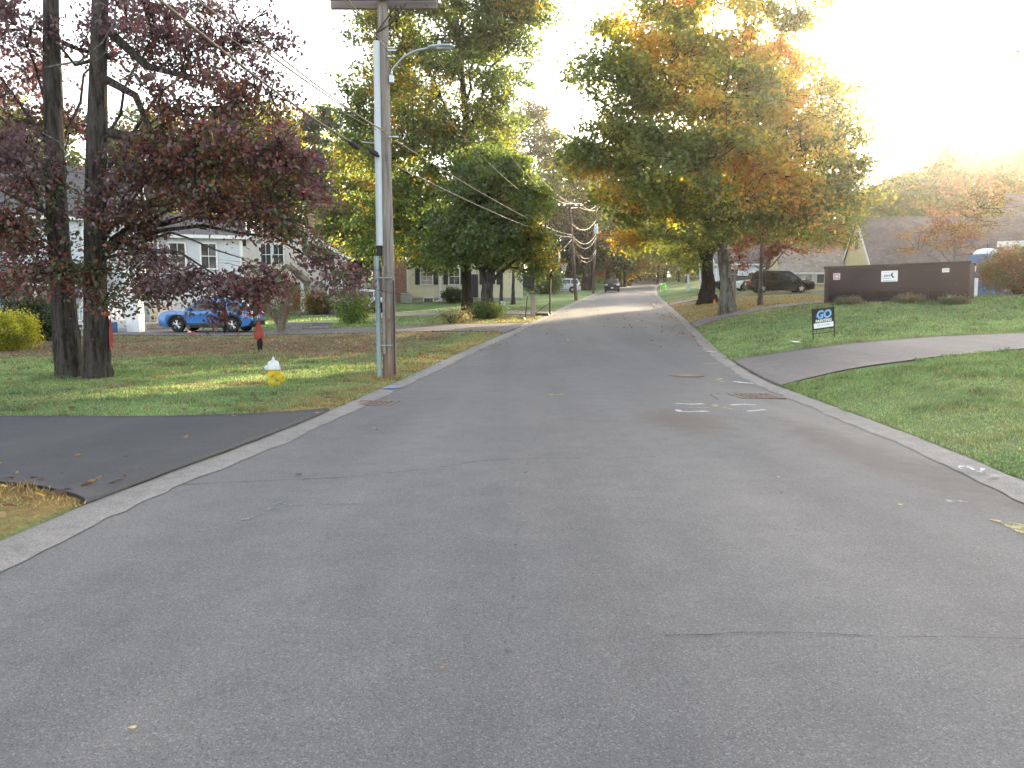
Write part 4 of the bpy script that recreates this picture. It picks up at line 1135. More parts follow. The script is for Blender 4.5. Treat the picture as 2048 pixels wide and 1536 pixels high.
def gable_house(name, label, loc, rz, w, d, eave, ridge, axis, wallm, roofm, foundation=.35, over=.3, trim=True, skip_roof=False):
    """box house, ridge along local x or y; front is the y = 0 side, x runs 0..w, y runs 0..d"""
    root = thing(name, label, 'house', loc, rz)
    mb = MB()
    flat = lambda s: eave
    def gab(L): return lambda s: eave + (ridge - eave) * (1 - abs(s - L / 2) / (L / 2))
    fx = gab(w) if axis == 'y' else flat
    fy = gab(d) if axis == 'x' else flat
    siding(mb, (0, 0), (w, 0), foundation, fx); siding(mb, (w, 0), (w, d), foundation, fy)
    siding(mb, (w, d), (0, d), foundation, fx); siding(mb, (0, d), (0, 0), foundation, fy)
    # solid core so that no light leaks between the boards
    i = .06
    if axis == 'y': mb.prism([(i, foundation), (w - i, foundation), (w - i, eave), (w / 2, ridge - .05), (i, eave)], i, d - i, 'xz')
    else: mb.prism([(i, foundation), (d - i, foundation), (d - i, eave), (d / 2, ridge - .05), (i, eave)], i, w - i, 'yz')
    mb.build('wall', wallm, root, fix=False)
    MB().box((w / 2, d / 2, foundation / 2 - .6), (w - .1, d - .1, foundation + 1.2)).build('foundation', CONCRETE, root)
    th = .12
    mb = MB()
    if axis == 'y':
        sl = (ridge - eave) / (w / 2); e = eave - sl * over
        mb.prism([(-over, e), (w / 2, ridge), (w + over, e), (w + over, e + th), (w / 2, ridge + th), (-over, e + th)], -over * .6, d + over * .6, 'xz')
    else:
        sl = (ridge - eave) / (d / 2); e = eave - sl * over
        mb.prism([(-over, e), (d / 2, ridge), (d + over, e), (d + over, e + th), (d / 2, ridge + th), (-over, e + th)], -over * .6, w + over * .6, 'yz')
    if not skip_roof: mb.build('roof', roofm, root)
    if trim:
        mb = MB()
        for x, y in ((0, 0), (w, 0), (w, d), (0, d)):
            MB().box((x, y, (foundation + eave) / 2), (.16, .16, eave - foundation - .02)).build('corner_board', WHITE, root)
        if axis == 'y':
            ln = math.hypot(w / 2 + over, ridge - e); an = math.atan2(ridge - e, w / 2 + over)
            for sg in (-1, 1):
                cx = w / 2 + sg * (w / 2 + over) / 2; cz = (ridge + e) / 2 - .06
                for yy in (-over * .6 - .03, d + over * .6 + .03): mb.box((cx, yy, cz + .05), (ln, .05, .22), (0, sg * an, 0))
            for xx in (-over - .04, w + over + .04): mb.box((xx, d / 2, e + .03), (.09, d + over, .16))
        else:
            ln = math.hypot(d / 2 + over, ridge - e); an = math.atan2(ridge - e, d / 2 + over)
            for sg in (-1, 1):
                cy = d / 2 + sg * (d / 2 + over) / 2; cz = (ridge + e) / 2 - .06
                for xx in (-over * .6 - .03, w + over * .6 + .03): mb.box((xx, cy, cz + .05), (.05, ln, .22), (-sg * an, 0, 0))
            for yy in (-over - .05, d + over + .05): mb.box((w / 2, yy, e + .05), (w + over * 1.1, .10, .18))
        mb.build('eave_trim', WHITE, root)
    return root

# grey house on the left: main block behind the oaks, wing with three upper windows, porch
p = at(-120, 640, 47.0)
gA = gable_house('grey_house', 'grey clapboard house behind the oaks with white porch post and three upper windows', (-36.6, 41.8, -.1), R(18), 15.5, 8.5, 6.4, 9.6, 'x', GREYSIDE, ROOFGREY)
for s in (4.0, 7.2, 10.4, 13.6): window(gA, (0, 0), (15.5, 0), s, 4.9, .95, 1.45)
for s in (5.0, 11.6): window(gA, (0, 0), (15.5, 0), s, 1.95, .95, 1.5)
gW = MB()   # wing walls
wx0, wx1, wy0, wy1, wz = 15.52, 21.5, 1.6, 8.5, 5.55
siding(gW, (wx0, wy0), (wx1, wy0), .2, lambda s: wz); siding(gW, (wx1, wy0), (wx1, wy1), .2, lambda s: wz + (1.5) * (1 - abs(s - 3.45) / 3.45))
gW.box(((wx0 + wx1) / 2, (wy0 + wy1) / 2 + .05, wz / 2), (wx1 - wx0 - .1, wy1 - wy0 - .12, wz - .1))
gW.build('wing_wall', GREYSIDE, gA, fix=False)
MB().prism([(wy0 - .35, wz - .12), (wy0 + 3.45, wz + 1.5), (wy1 + .35, wz - .12), (wy1 + .35, wz), (wy0 + 3.45, wz + 1.62), (wy0 - .35, wz)], wx0 + .3, wx1 + .3, 'yz').build('wing_roof', ROOFGREY, gA)
mb = MB(); mb.box(((wx0 + wx1) / 2 + .15, wy0 - .4, wz - .06), (wx1 - wx0 + .4, .1, .2)); mb.box((wx1, wy0, wz / 2 + .05), (.18, .18, wz - .3)); mb.box((wx0 + 3, wy0 - .03, 2.75), (5.8, .06, .18))
mb.build('wing_trim', WHITE, gA)
for s in (.85, 2.35, 4.1): window(gA, (wx0, wy0), (wx1, wy0), s, 4.35, .82, 1.45)
# garage door of the wing with its panels
gd = MB().box((wx0 + 3.0, wy0 - .05, 1.15), (4.8, .08, 2.25)).build('garage_door', M('white_door', (.62, .63, .65), .5, var=.05), gA)
for r_ in range(4):
    for c_ in range(6):
        MB().box((wx0 + .95 + c_ * .82, wy0 - .1, .35 + r_ * .54), (.7, .03, .42)).build('panel', _mc['white_door'], gd)
# porch with posts, railing, steps
pr = MB(); pr.box((9.0, -1.5, .45), (9.0, 3.0, .16)); pr.build('porch_floor', M('porch_boards', (.45, .46, .48), .7, var=.1), gA)
MB().prism([(-3.3, 2.75), (0, 3.6), (0, 3.45), (-3.3, 2.6)], 4.0, 14.3, 'yz').build('porch_roof', ROOFGREY, gA)
MB().box((9.15, -3.2, 2.55), (10.2, .18, .22)).build('porch_beam', WHITE, gA)
for x in (4.6, 8.0, 11.2, 13.7): MB().box((x, -2.85, 1.5), (.2, .2, 2.0)).build('porch_post', WHITE, gA)
for k in range(38):
    MB().box((4.75 + k * .235, -2.85, .93), (.04, .04, .72)).build('baluster', WHITE, gA)
mb = MB(); mb.box((9.2, -2.85, 1.34), (9.0, .09, .07)); mb.box((9.2, -2.85, .60), (9.0, .07, .06)); mb.build('railing', WHITE, gA)
# white entry pillar and steps nearer the drive, right of the oaks
q = gat(272, 38.5)
st = thing('entry_porch', 'white entry porch with square post, railing and grey steps right of the oak trunks', 'porch', (q.x, q.y, q.z), R(-4))
MB().box((0, 0, 1.35), (.62, .5, 2.9)).build('post', WHITE, st)
MB().box((0, 0, 2.9), (.85, .75, .2)).build('post_cap', WHITE, st)
for k in range(3): MB().box((-1.1, .1 + k * .3, .1 + k * .18), (1.5, .34, .2)).build('step', M('grey_step', (.40, .42, .44), .8, var=.1), st)
mb = MB(); mb.box((-1.05, -.05, 1.28), (1.5, .06, .07)); mb.box((-1.05, -.05, .62), (1.5, .05, .05)); mb.build('railing', WHITE, st)
for k in range(7): MB().box((-1.7 + k * .21, -.05, .95), (.035, .035, .62)).build('baluster', WHITE, st)
MB().box((-2.6, 1.9, 1.0), (2.4, .15, 2.0)).build('side_wall', GREYSIDE, st)
q = gat(268, 38.0)
MBb = MB().box((q.x - 1.05, q.y - .4, q.z + .28), (.75, .5, .5)); o = MBb.build('storage_bin', M('blue_plastic', (.06, .13, .28), .5, var=.1), None, bevel=.04, seg=2)
tag(o, 'dark blue bin standing at the entry steps right of the oaks', 'bin')
# swagged cloth hung at the garage
q = gat(325, 43.5)
cl = MB(); nx, nz = 14, 8; vs = []; fs = []
for i in range(nx + 1):
    for j in range(nz + 1):
        x = -.6 + 1.2 * i / nx; sagz = -.35 * (1 - (2 * i / nx - 1) ** 2) * (1 - j / nz * .3)
        vs.append((x, .07 * math.sin(j * 1.6 + (2 * i / nx - 1) ** 2 * 3), 1.15 - j * .11 + sagz * (j / nz) * .9))
for i in range(nx):
    for j in range(nz):
        a = i * (nz + 1) + j; fs.append((a, a + 1, a + nz + 2, a + nz + 1))
cl.add(vs, fs); o = cl.build('hanging_cloth', TANFABRIC, None, smooth=True, fix=False); o.location = q
sm = o.modifiers.new('thick', 'SOLIDIFY'); sm.thickness = .012
tag(o, 'tan cloth hanging in swags beside the blue car front', 'cloth')

# beige gable house with brown roof, chimney and entry portico
gB = gable_house('gable_house', 'beige gable-fronted house with brown roof and brick chimney behind the blue car', (-22.4, 62, .35), R(2), 9.6, 10.5, 4.6, 7.5, 'y', BEIGESIDE, ROOFBROWN)
window(gB, (0, 0), (9.6, 0), 3.6, 4.7, .72, 1.5); window(gB, (0, 0), (9.6, 0), 4.55, 4.7, .72, 1.5)
window(gB, (0, 0), (9.6, 0), 8.0, 3.6, .65, 1.7, cols=1)
window(gB, (0, 0), (9.6, 0), 2.0, 1.8, .9, 1.4)
ch = MB().box((6.3, 6.2, 7.2), (1.3, .9, 2.2)).build('chimney', BRICK, gB)
MB().box((6.3, 6.2, 8.35), (1.45, 1.05, .14)).build('cap', CONCRETE, ch)
for dx in (-.3, .3): MB().lathe([(.11, 0), (.11, .25)], 10, (6.3 + dx, 6.2, 8.42)).build('flue', M('clay', (.35, .2, .15), .8), ch)
mb = MB(); mb.box((8.3, -.05, 2.55), (2.7, .1, .2)); mb.box((6.95, -.06, 2.6), (.18, .1, 4.2)); mb.build('band_trim', WHITE, gB)
MB().box((8.3, -.04, 1.2), (2.6, .06, 2.3)).build('lower_wall', M('taupe_board', (.36, .33, .30), .7, var=.1), gB)
window(gB, (0, -.05), (9.6, -.05), 8.9, 1.75, 1.2, .75, cols=3, rows=1)
pt = MB().prism([(4.2, 2.6), (5.6, 3.75), (7.0, 2.6), (7.0, 2.72), (5.6, 3.9), (4.2, 2.72)], -2.2, 0, 'xz').build('portico_roof', ROOFBROWN, gB)
MB().prism([(4.45, 2.55), (5.6, 3.6), (6.75, 2.55)], -2.1, -2.0, 'xz').build('pediment', WHITE, gB)
for x in (4.5, 6.7): MB().box((x, -1.95, 1.2), (.2, .2, 2.7)).build('portico_post', WHITE, gB)
MB().box((5.6, -.06, 1.1), (1.0, .08, 2.1)).build('door', M('brown_door', (.12, .07, .05), .5), gB)
MB().box((2.6, -.06, .75), (3.0, .1, 1.5)).build('stone_facing', STONEWALL, gB)

# cream house further along
gC = gable_house('cream_house', 'cream-coloured house with dark shutters and white downspout beyond the roadside tree', (-9.6, 74.5, 1.15), R(0), 10.5, 8.5, 5.0, 8.0, 'x', CREAMSIDE, ROOFGREY, foundation=.65)
window(gC, (0, 0), (10.5, 0), 1.75, 2.6, 1.0, 1.4, shutters=True, rows=4); window(gC, (0, 0), (10.5, 0), 4.3, 2.6, .9, 1.4, shutters=True); window(gC, (0, 0), (10.5, 0), 7.6, 2.6, .9, 1.4, shutters=True)
window(gC, (0, .04), (10.5, .04), 1.9, .42, .8, .38, cols=3, rows=1)
mb = MB(); mb.tube([(2.95, -.25, 4.75), (2.95, -.1, 4.5), (2.95, -.08, .6), (2.9, -.2, .4), (2.6, -.5, .3)], .06, 8); mb.build('downspout', WHITE, gC)
MB().box((3.05, -.06, 2.4), (.2, .14, 4.2)).build('corner_trim', WHITE, gC)
mb = MB(); mb.box((-1.6, .6, 1.9), (3.2, 1.2, 4.4)); mb.build('brick_wing', BRICK, gC)
MB().box((6.0, -.05, 1.75), (.95, .08, 2.1)).build('door', SHUTTER, gC)
q = gat(813, 72.5)
ac = thing('air_conditioner', 'grey box unit at the left corner of the cream house', 'air conditioner', q)
MB().box((0, 0, .45), (.95, .8, .9)).build('cabinet', M('ac_grey', (.42, .43, .42), .6), ac, bevel=.03)
MB().lathe([(.30, 0), (.33, .03), (.06, .05)], 14, (0, 0, .9)).build('fan_grille', DARKPLASTIC, ac)
for k in range(6): MB().box((0, -.41, .15 + k * .12), (.85, .03, .05)).build('louvre', M('ac_grey', (.42, .43, .42)), ac)

# yellow cape house with a big dark roof, on the right
RYH = R(-7)
gY = gable_house('yellow_house', 'yellow cape house with large dark roof behind the dumpster', (29.2, 65.8, 2.0), RYH, 15.5, 8.6, 2.35, 6.55, 'x', YELLOWSIDE, ROOFDARK, over=.25)
window(gY, (0, 8.6), (0, 0), 4.3, 4.65, .5, 1.3, casing=M('brown_trim', (.22, .15, .10), .6), cols=1)
for s in (3, 6.5, 10, 13): window(gY, (0, 0), (15.5, 0), s, 1.45, .9, 1.2)
MB().box((2.0, -.32, 2.22), (3.6, .12, .14)).build('gutter', WHITE, gY)
# its lower wing to the left
wg = MB(); siding(wg, (-5.6, 7.2), (0, 7.2), .3, lambda s: 2.1); siding(wg, (-5.6, 14), (-5.6, 7.2), .3, lambda s: 2.1 + 2.8 * (1 - abs(s - 3.4) / 3.4))
wg.box((-2.8, 10.6, 1.15), (5.4, 6.6, 1.85)); wg.build('wing_wall', YELLOWSIDE, gY, fix=False)
MB().prism([(6.8, 1.98), (10.6, 5.6), (14.4, 1.98), (14.4, 2.1), (10.6, 5.72), (6.8, 2.1)], -5.9, .2, 'yz').build('wing_roof', ROOFTAN, gY)
MB().box((-2.8, 6.75, 1.98), (6.0, .1, .16)).build('wing_trim', WHITE, gY)
MB().box((-3.6, 7.15, 1.55), (3.2, .1, 1.05)).build('white_panel', WHITESIDE, gY)
window(gY, (-5.6, 7.08), (0, 7.08), 2.3, 1.55, .62, .85, cols=1, rows=1); window(gY, (-5.6, 7.08), (0, 7.08), 3.35, 1.55, .62, .85, cols=1, rows=1)
MB().box((-5.0, 7.1, 1.0), (.5, .1, 1.6)).build('door', M('brown_trim', (.22, .15, .10)), gY)

# white house at the far right, running out of the picture
gR = gable_house('white_house', 'white house with heavy white eave at the right picture edge', (29.9, 49.5, 1.75), R(-34), 15, 9, 3.55, 6.6, 'x', WHITESIDE, ROOFDARK, over=.45, trim=False)
MB().box((7.5, -.55, 3.2), (15.6, .16, .34)).build('fascia', WHITE, gR)
mb = MB(); mb.tube([(.15, -.45, 3.15), (.12, -.15, 2.75), (.1, -.06, 2.5), (.1, -.06, .2)], .055, 8); mb.build('downspout', WHITE, gR)
for s in (2.6, 6, 9.5): window(gR, (0, 0), (15, 0), s, 2.1, .95, 1.3)
# farther pale house glimpsed behind the van
gF = gable_house('far_house', 'small pale blue-grey house glimpsed between the slim tree and the van', (23.2, 92, 2.6), R(0), 7.5, 8, 3.1, 5.4, 'x', M('pale_blue_siding', (.50, .56, .62), .7, var=.06), ROOFGREY)
window(gF, (0, 0), (7.5, 0), 2.0, 1.9, .8, 1.2); window(gF, (0, 0), (7.5, 0), 5.2, 1.9, .8, 1.2)
# ---------------------------------------------------------------- cars
def paint(name, col, rough=.25, coat=.6, spec=.5):
    m, nt, out = nmat(name)
    n = noise(nt, 3, 4); c = ramp(nt, n, [(.3, [k * .88 for k in col]), (.7, [min(1, k * 1.06) for k in col])])
    dust = noise(nt, 1.1, 3)
    rr_ = ramp(nt, dust, [(.3, rough * .8), (.7, min(1, rough * 1.7))])
    pbsdf(nt, out, c, rr_, 0, spec, None, coat)
    return m
REDLAMP = M('red_lamp', (.45, .015, .015), .15, var=.05, bmp=0, spec=.6)
CLEARLAMP = M('clear_lamp', (.60, .62, .64), .1, .2, var=.1, bmp=0)
AMBER = M('amber_lamp', (.5, .16, .02), .2, bmp=0)
PLATE = M('number_plate', (.7, .7, .68), .5, var=.05)
def wheel(parent, x, y, r, side, spokes=5, rimmat=None):
    tyre = MB().lathe([(r * .62, -.10), (r * .95, -.105), (r, -.07), (r, .07), (r * .95, .105), (r * .62, .10)], 26, (0, 0, 0), 'y')
    w = tyre.build('wheel', RUBBER, parent, smooth=True)
    w.location = (x, y, r)
    mb = MB(); s = side
    mb.lathe([(r * .66, s * .04), (r * .68, s * .105), (r * .60, s * .10), (r * .57, s * .05), (.01, s * .04)], 26, (0, 0, 0), 'y', 1)
    for k in range(spokes):
        a = 2 * math.pi * k / spokes + .3
        for da in (-.13, .13):
            p0 = Vector((math.cos(a) * .05, s * .10, math.sin(a) * .05)); p1 = Vector((math.cos(a + da * 1.6) * r * .6, s * .09, math.sin(a + da * 1.6) * r * .6))
            mb.tube([p0, p1], [.028, .022], 5)
    mb.lathe([(.07, s * .08), (.06, s * .12), (.01, s * .125)], 12, (0, 0, 0), 'y')
    mb.build('rim', [rimmat or ALLOY, DARKPLASTIC], w, smooth=False)
    return w
def car(name, label, loc, heading, cat, L, W, H, belt, hood, cowl, front_top, rear_top, rear_bot, pm, wr=.34, wb=2.65, wo=0.0, cladding=None, pillars=(.0,), spokes=5, group=None, rails=False, tail='high'):
    """local x runs forward; cowl, front_top, rear_top, rear_bot are x positions of the cabin's corners"""
    root = thing(name, label, cat, loc, heading, group)
    f, b = L / 2, -L / 2
    ra = wr * 1.17; xf, xr = wb / 2 + wo, -wb / 2 + wo
    z0 = .23
    def arch(c): return [(c + ra * math.cos(t), wr + ra * math.sin(t)) for t in [math.pi - math.pi * i / 8 for i in range(9)]]
    out = [(b + .12, z0 + .08), (xr - ra, z0)] + arch(xr) + [(xr + ra, z0), (xf - ra, z0)] + arch(xf) + [(xf + ra, z0), (f - .10, z0 + .05), (f - .01, .46), (f, hood - .30), (f - .10, hood - .10),
           (f - .45, hood), ((cowl + f) / 2, (hood + belt) / 2 + .03), (cowl, belt), (rear_bot, belt + .02), (b + .06, belt - .03), (b, belt - .28), (b + .01, .45)]
    body = MB().prism(out, -W / 2, W / 2, 'xz').build('body', pm, root, smooth=True, bevel=.05, seg=2)
    MB().box((0, 0, .42), (L * .88, W - .42, .42)).build('underbody', DARKPLASTIC, root)
    ins = .21
    def yo(z): return W / 2 - .045 - max(0, (z - belt)) / (H - belt) * ins
    cab = [(rear_bot, belt - .03), (rear_top - .06, H - .16), (rear_top + .12, H - .03), ((rear_top + front_top) / 2, H), (front_top - .15, H - .02), (front_top + .05, H - .09), (cowl, belt - .03)]
    n = len(cab); mb = MB()
    vs = [(x, -yo(z), z) for x, z in cab] + [(x, yo(z), z) for x, z in cab]
    mb.add(vs, [tuple(range(n)), tuple(range(2 * n - 1, n - 1, -1))] + [(i, i + n, (i + 1) % n + n, (i + 1) % n) for i in range(n)])
    mb.build('cabin', pm, root, smooth=True, bevel=.03, seg=2)
    # side windows between pillars
    zb, zt = belt + .03, H - .17
    def xat_rear(z): return rear_bot + (rear_top - .06 - rear_bot) * (z - belt) / (H - .16 - belt) + .13
    def xat_front(z): return cowl + (front_top + .05 - cowl) * (z - belt) / (H - .09 - belt) - .14
    cuts = [None] + list(pillars) + [None]
    for i in range(len(cuts) - 1):
        a, c = cuts[i], cuts[i + 1]
        xl = (lambda z: xat_rear(z)) if a is None else (lambda z, a=a: a + .045)
        xh = (lambda z: xat_front(z)) if c is None else (lambda z, c=c: c - .045)
        q = [(xl(zb), zb), (xh(zb), zb), (max(xh(zt), xl(zt) + .1), zt), (xl(zt), zt)]
        for sg in (-1, 1):
            m_ = MB(); m_.add([(x, sg * (yo(z) + .012), z) for x, z in q] + [(x, sg * (yo(z) - .02), z) for x, z in q], [(0, 1, 2, 3), (7, 6, 5, 4), (0, 4, 5, 1), (1, 5, 6, 2), (2, 6, 7, 3), (3, 7, 4, 0)])
            m_.build('side_window', CARGLASS, root)
    def screen(nm, xb, xt, s):
        za, zz = belt + .04, H - .15
        m_ = MB(); d = s * .014
        xa = xb + (xt - xb) * .06; xz = xb + (xt - xb) * .92
        pts = [(xa + d, -yo(za) + .09, za), (xa + d, yo(za) - .09, za), (xz + d, yo(zz) - .07, zz), (xz + d, -yo(zz) + .07, zz)]
        m_.add([(x, y, z + .012) for x, y, z in pts] + [(x - s * .03, y, z - .02) for x, y, z in pts], [(0, 1, 2, 3), (7, 6, 5, 4), (0, 4, 5, 1), (1, 5, 6, 2), (2, 6, 7, 3), (3, 7, 4, 0)])
        m_.build(nm, CARGLASS, root)
    screen('windshield', cowl, front_top + .05, 1); screen('rear_window', rear_bot, rear_top - .06, -1)
    for sg in (-1, 1):
        MB().box((f - .14, sg * (W / 2 - .24), hood - .16), (.24, .40, .15), (0, .25, sg * -.12)).build('headlight', CLEARLAMP, root, bevel=.03, seg=2)
        if tail == 'high': MB().box((b + .08, sg * (W / 2 - .10), belt - .13), (.20, .22, .26)).build('taillight', REDLAMP, root, bevel=.03, seg=2)
        else: MB().box((b + .10, sg * (W / 2 - .17), belt - .16), (.22, .36, .17)).build('taillight', REDLAMP, root, bevel=.03, seg=2)
        mr = MB().box((cowl - .32, sg * (W / 2 + .09), belt + .10), (.12, .20, .15)).build('mirror', pm, root, bevel=.03, seg=2)
        # door seams and handles
        mb = MB()
        for x in list(pillars)[-2:] + [cowl - .12]:
            mb.box((x, sg * (W / 2 + .001), (belt + .35) / 2 + .05), (.014, .008, belt - .42))
        mb.box((wo, sg * (W / 2 + .001), z0 + .16), (wb - 2 * ra, .02, .05))
        mb.build('door_seam', DARKPLASTIC, root)
        for x in list(pillars)[-2:]:
            MB().box((x + .16 if x < 0 else x - .35, sg * (W / 2 + .015), belt - .13), (.17, .03, .035)).build('door_handle', pm, root)
        if cladding:
            for c in (xf, xr):
                mb = MB(); k = 10
                for i in range(k):
                    t0, t1 = math.pi * i / k, math.pi * (i + 1) / k
                    q = [(c + (ra + d_) * math.cos(t), wr + (ra + d_) * math.sin(t)) for t, d_ in ((t0, -.015), (t0, .075), (t1, .075), (t1, -.015))]
                    mb.prism(q, sg * (W / 2 - .04), sg * (W / 2 + .018), 'xz')
                mb.build('wheel_arch_trim', cladding, root)
            MB().box((wo, sg * (W / 2 - .01), z0 + .05), (wb - 2 * ra - .02, .06, .14)).build('sill_trim', cladding, root)
    MB().box((f - .04, 0, hood - .33), (.12, W * .52, .18)).build('grille', BLACKMETAL, root, bevel=.02)
    MB().box((f - .06, 0, .40), (.16, W * .8, .20)).build('front_bumper', cladding or pm, root, bevel=.04, seg=2)
    MB().box((b + .06, 0, .42), (.18, W * .9, .22)).build('rear_bumper', cladding or pm, root, bevel=.04, seg=2)
    MB().box((f + .01, 0, .52), (.03, .32, .16)).build('number_plate', PLATE, root)
    MB().box((b - .01, 0, .72), (.03, .32, .16)).build('number_plate', PLATE, root)
    if rails:
        for sg in (-1, 1):
            y = yo(H) - .02
            MB().tube([(rear_top + .25, sg * y, H - .02), (rear_top + .4, sg * y, H + .05), (front_top - .5, sg * y, H + .05), (front_top - .3, sg * y, H - .02)], .018, 6).build('roof_rail', rails if rails is not True else DARKPLASTIC, root)
    for x in (xf, xr):
        for sg in (-1, 1): wheel(root, x, sg * (W / 2 - .12), wr, sg, spokes)
    return root
BLUE = paint('blue_car_paint', (.030, .16, .46)); WHITECAR = paint('white_car_paint', (.62, .64, .67)); BLACKCAR = paint('black_car_paint', (.005, .005, .007), .2, .0, .3); DARKCAR = paint('dark_car_paint', (.008, .011, .013), .2, .1, .35)
SILVER = paint('silver_white_paint', (.52, .56, .62))
CLAD = M('black_cladding', (.016, .016, .018), .7)
p = gat(426, 38.3)
car('blue_car', 'bright blue crossover parked on the drive behind the oaks, facing left', (p.x, p.y, p.z + .03), R(180 - 4), 'car', 4.45, 1.78, 1.56, .98, .98, 1.02, .35, -1.62, -2.02, BLUE, wr=.35, wb=2.64, cladding=CLAD, pillars=(-1.05, -.15), rails=True, tail='low')
p = gat(722, 59.5)
car('white_car', 'white crossover parked on the second drive, half hidden by a light green shrub', (p.x, p.y, p.z + .03), R(180), 'car', 4.6, 1.85, 1.66, 1.05, 1.05, .95, .35, -1.75, -2.05, WHITECAR, wr=.36, wb=2.7, cladding=CLAD, pillars=(-1.1, -.15))
p = gat(1556, 64.8)
car('minivan', 'black minivan parked on the drive right of the maples, facing right', (p.x, p.y, p.z + .03), R(-3), 'van', 5.15, 1.98, 1.76, 1.02, 1.02, 1.62, .72, -2.05, -2.42, BLACKCAR, wr=.35, wb=3.0, wo=.05, pillars=(-1.15, .0), rails=STEEL, tail='low')
p = gat(1224, 106.5)
car('parked_suv', 'dark SUV parked at the left edge of the far road, facing the viewer', (p.x, p.y, p.z + .01), R(-97), 'car', 4.7, 1.92, 1.75, 1.05, 1.07, .85, .3, -1.9, -2.2, DARKCAR, wr=.36, wb=2.75, pillars=(-1.1, -.15))
p = gat(1122, 101)
car('white_suv', 'white SUV parked behind the second utility pole, facing left', (p.x, p.y, p.z + .01), R(176), 'car', 4.9, 1.95, 1.78, 1.08, 1.08, .9, .35, -2.05, -2.3, SILVER, wr=.37, wb=2.85, pillars=(-1.2, -.2))
p = gat(1512, 75.5)
car('white_hatchback', 'white car half hidden behind the black minivan', (p.x, p.y, p.z + .02), R(178), 'car', 4.3, 1.78, 1.5, .95, .93, .95, .25, -1.5, -1.95, WHITECAR, wr=.33, wb=2.6, pillars=(-1.0, -.1))
p = gat(1470, 84)
car('dark_sedan', 'dark car with red rear lamp behind the white car by the minivan', (p.x, p.y, p.z + .02), R(174), 'car', 4.6, 1.8, 1.46, .95, .92, .9, .2, -1.35, -1.9, DARKCAR, wr=.33, wb=2.7, pillars=(-.9, -.1), tail='low')
# ---------------------------------------------------------------- utility poles and wires
def wood_pole_material():
    m, nt, out = nmat('weathered_pole_wood')
    g = noise(nt, 22, 5, .65, stretch=(1, 1, .05)); b = noise(nt, 1.2, 4, .6, stretch=(1, 1, .5))
    c = ramp(nt, g, [(.28, (.085, .075, .070)), (.5, (.235, .21, .195)), (.75, (.37, .345, .325))])
    c = mixc(nt, ramp(nt, b, [(.5, 0), (.75, .6)]), c, (.20, .15, .115))
    tc = nt.nodes.new('ShaderNodeTexCoord'); sp = nt.nodes.new('ShaderNodeSeparateXYZ'); nt.links.new(tc.outputs['Object'], sp.inputs[0])
    mr = nt.nodes.new('ShaderNodeMapRange'); mr.inputs['From Min'].default_value = 0; mr.inputs['From Max'].default_value = 2.2; mr.inputs['To Min'].default_value = .75; mr.inputs['To Max'].default_value = 0
    nt.links.new(sp.outputs[2], mr.inputs['Value'])
    c = mixc(nt, mr.outputs[0], c, mixc(nt, g, (.09, .05, .032), (.30, .185, .12)))
    pbsdf(nt, out, c, .9, 0, .2, bump(nt, g, .8, .02))
    return m
POLEWOOD = wood_pole_material()
XARMWOOD = M('crossarm_wood', (.27, .23, .22), .9, var=.35, scale=8, stretch=(.1, 1, 1), bmp=.4)
PORCELAIN = M('grey_porcelain', (.35, .36, .38), .25, bmp=0)
PVC = M('pale_conduit', (.50, .555, .61), .5, var=.06, scale=2)
PVCD = M('grey_conduit', (.27, .33, .375), .45, var=.1, scale=3)
CABLE = M('black_cable', (.015, .015, .016), .6)
WIRE = M('bare_wire', (.20, .155, .105), .5, .3, var=.1, bmp=0)
PY = 17.6
pb = gat(780, PY)
pole = thing('utility_pole', 'near wooden utility pole with street light, pale riser conduit and crossarm', 'utility pole', pb)
ph = 9.3
mb = MB().tube([(0, 0, -.1), (0, 0, 1.5), (-.02, 0, 4.5), (-.03, 0, ph)], [.152, .142, .124, .106], 20)
mb.build('post', POLEWOOD, pole, smooth=True, fix=False)
def L1(u, v, dy=0): return at(u, v, PY + dy) - pb
for s in (-.12, .14):
    zz = L1(770, 4).z
    MB().box((-.03, s + (.05 if s > 0 else -.05), zz + (.06 if s < 0 else 0)), (2.25, .10, .16)).build('crossarm', XARMWOOD, pole, bevel=.008)
for dx in (-1.0, -.6, .55, .98):
    i_ = MB().lathe([(.02, .12), (.055, .14), (.06, .19), (.04, .21), (.05, .25), (.02, .29)], 10, (dx, -.17, L1(770, 4).z + .0)).build('insulator', PORCELAIN, pole, smooth=True)
# riser: square-backed cover above, pipe below
def cover(z0, z1, x, y, r, mt, nm):
    mb = MB(); n = 12
    prof = [(x - r, y + r * .9)] + [(x + r * math.cos(math.pi + math.pi * i / n), y - r * .2 + r * math.sin(math.pi + math.pi * i / n)) for i in range(n + 1)] + [(x + r, y + r * .9)]
    mb.prism(prof, z0, z1, 'xy'); return mb.build(nm, mt, pole, smooth=True)
rx = L1(759.5, 400).x
zA, zB, zC = L1(760, 492).z, L1(760, 232).z, L1(760, 86).z
c1 = cover(zA, zB, rx, -.10, .074, PVC, 'riser_cover'); c2 = cover(zB + .004, zC, rx + .004, -.10, .070, PVC, 'riser_cover')
for k in range(9): MB().box((rx, -.178, zA + .15 + k * .45), (.03, .012, .03)).build('cover_screw', STEEL, c1)
MB().tube([(rx - .012, -.10, zA + .06), (rx - .015, -.10, L1(760, 512).z)], [.05, .055], 12).build('cable_seal', CABLE, pole)
MB().tube([(L1(754, 510).x, -.1, L1(754, 513).z), (L1(758, 630).x, -.1, L1(758, 630).z), (L1(761, 752).x, -.1, -.05)], .058, 14).build('conduit', PVCD, pole, smooth=True)
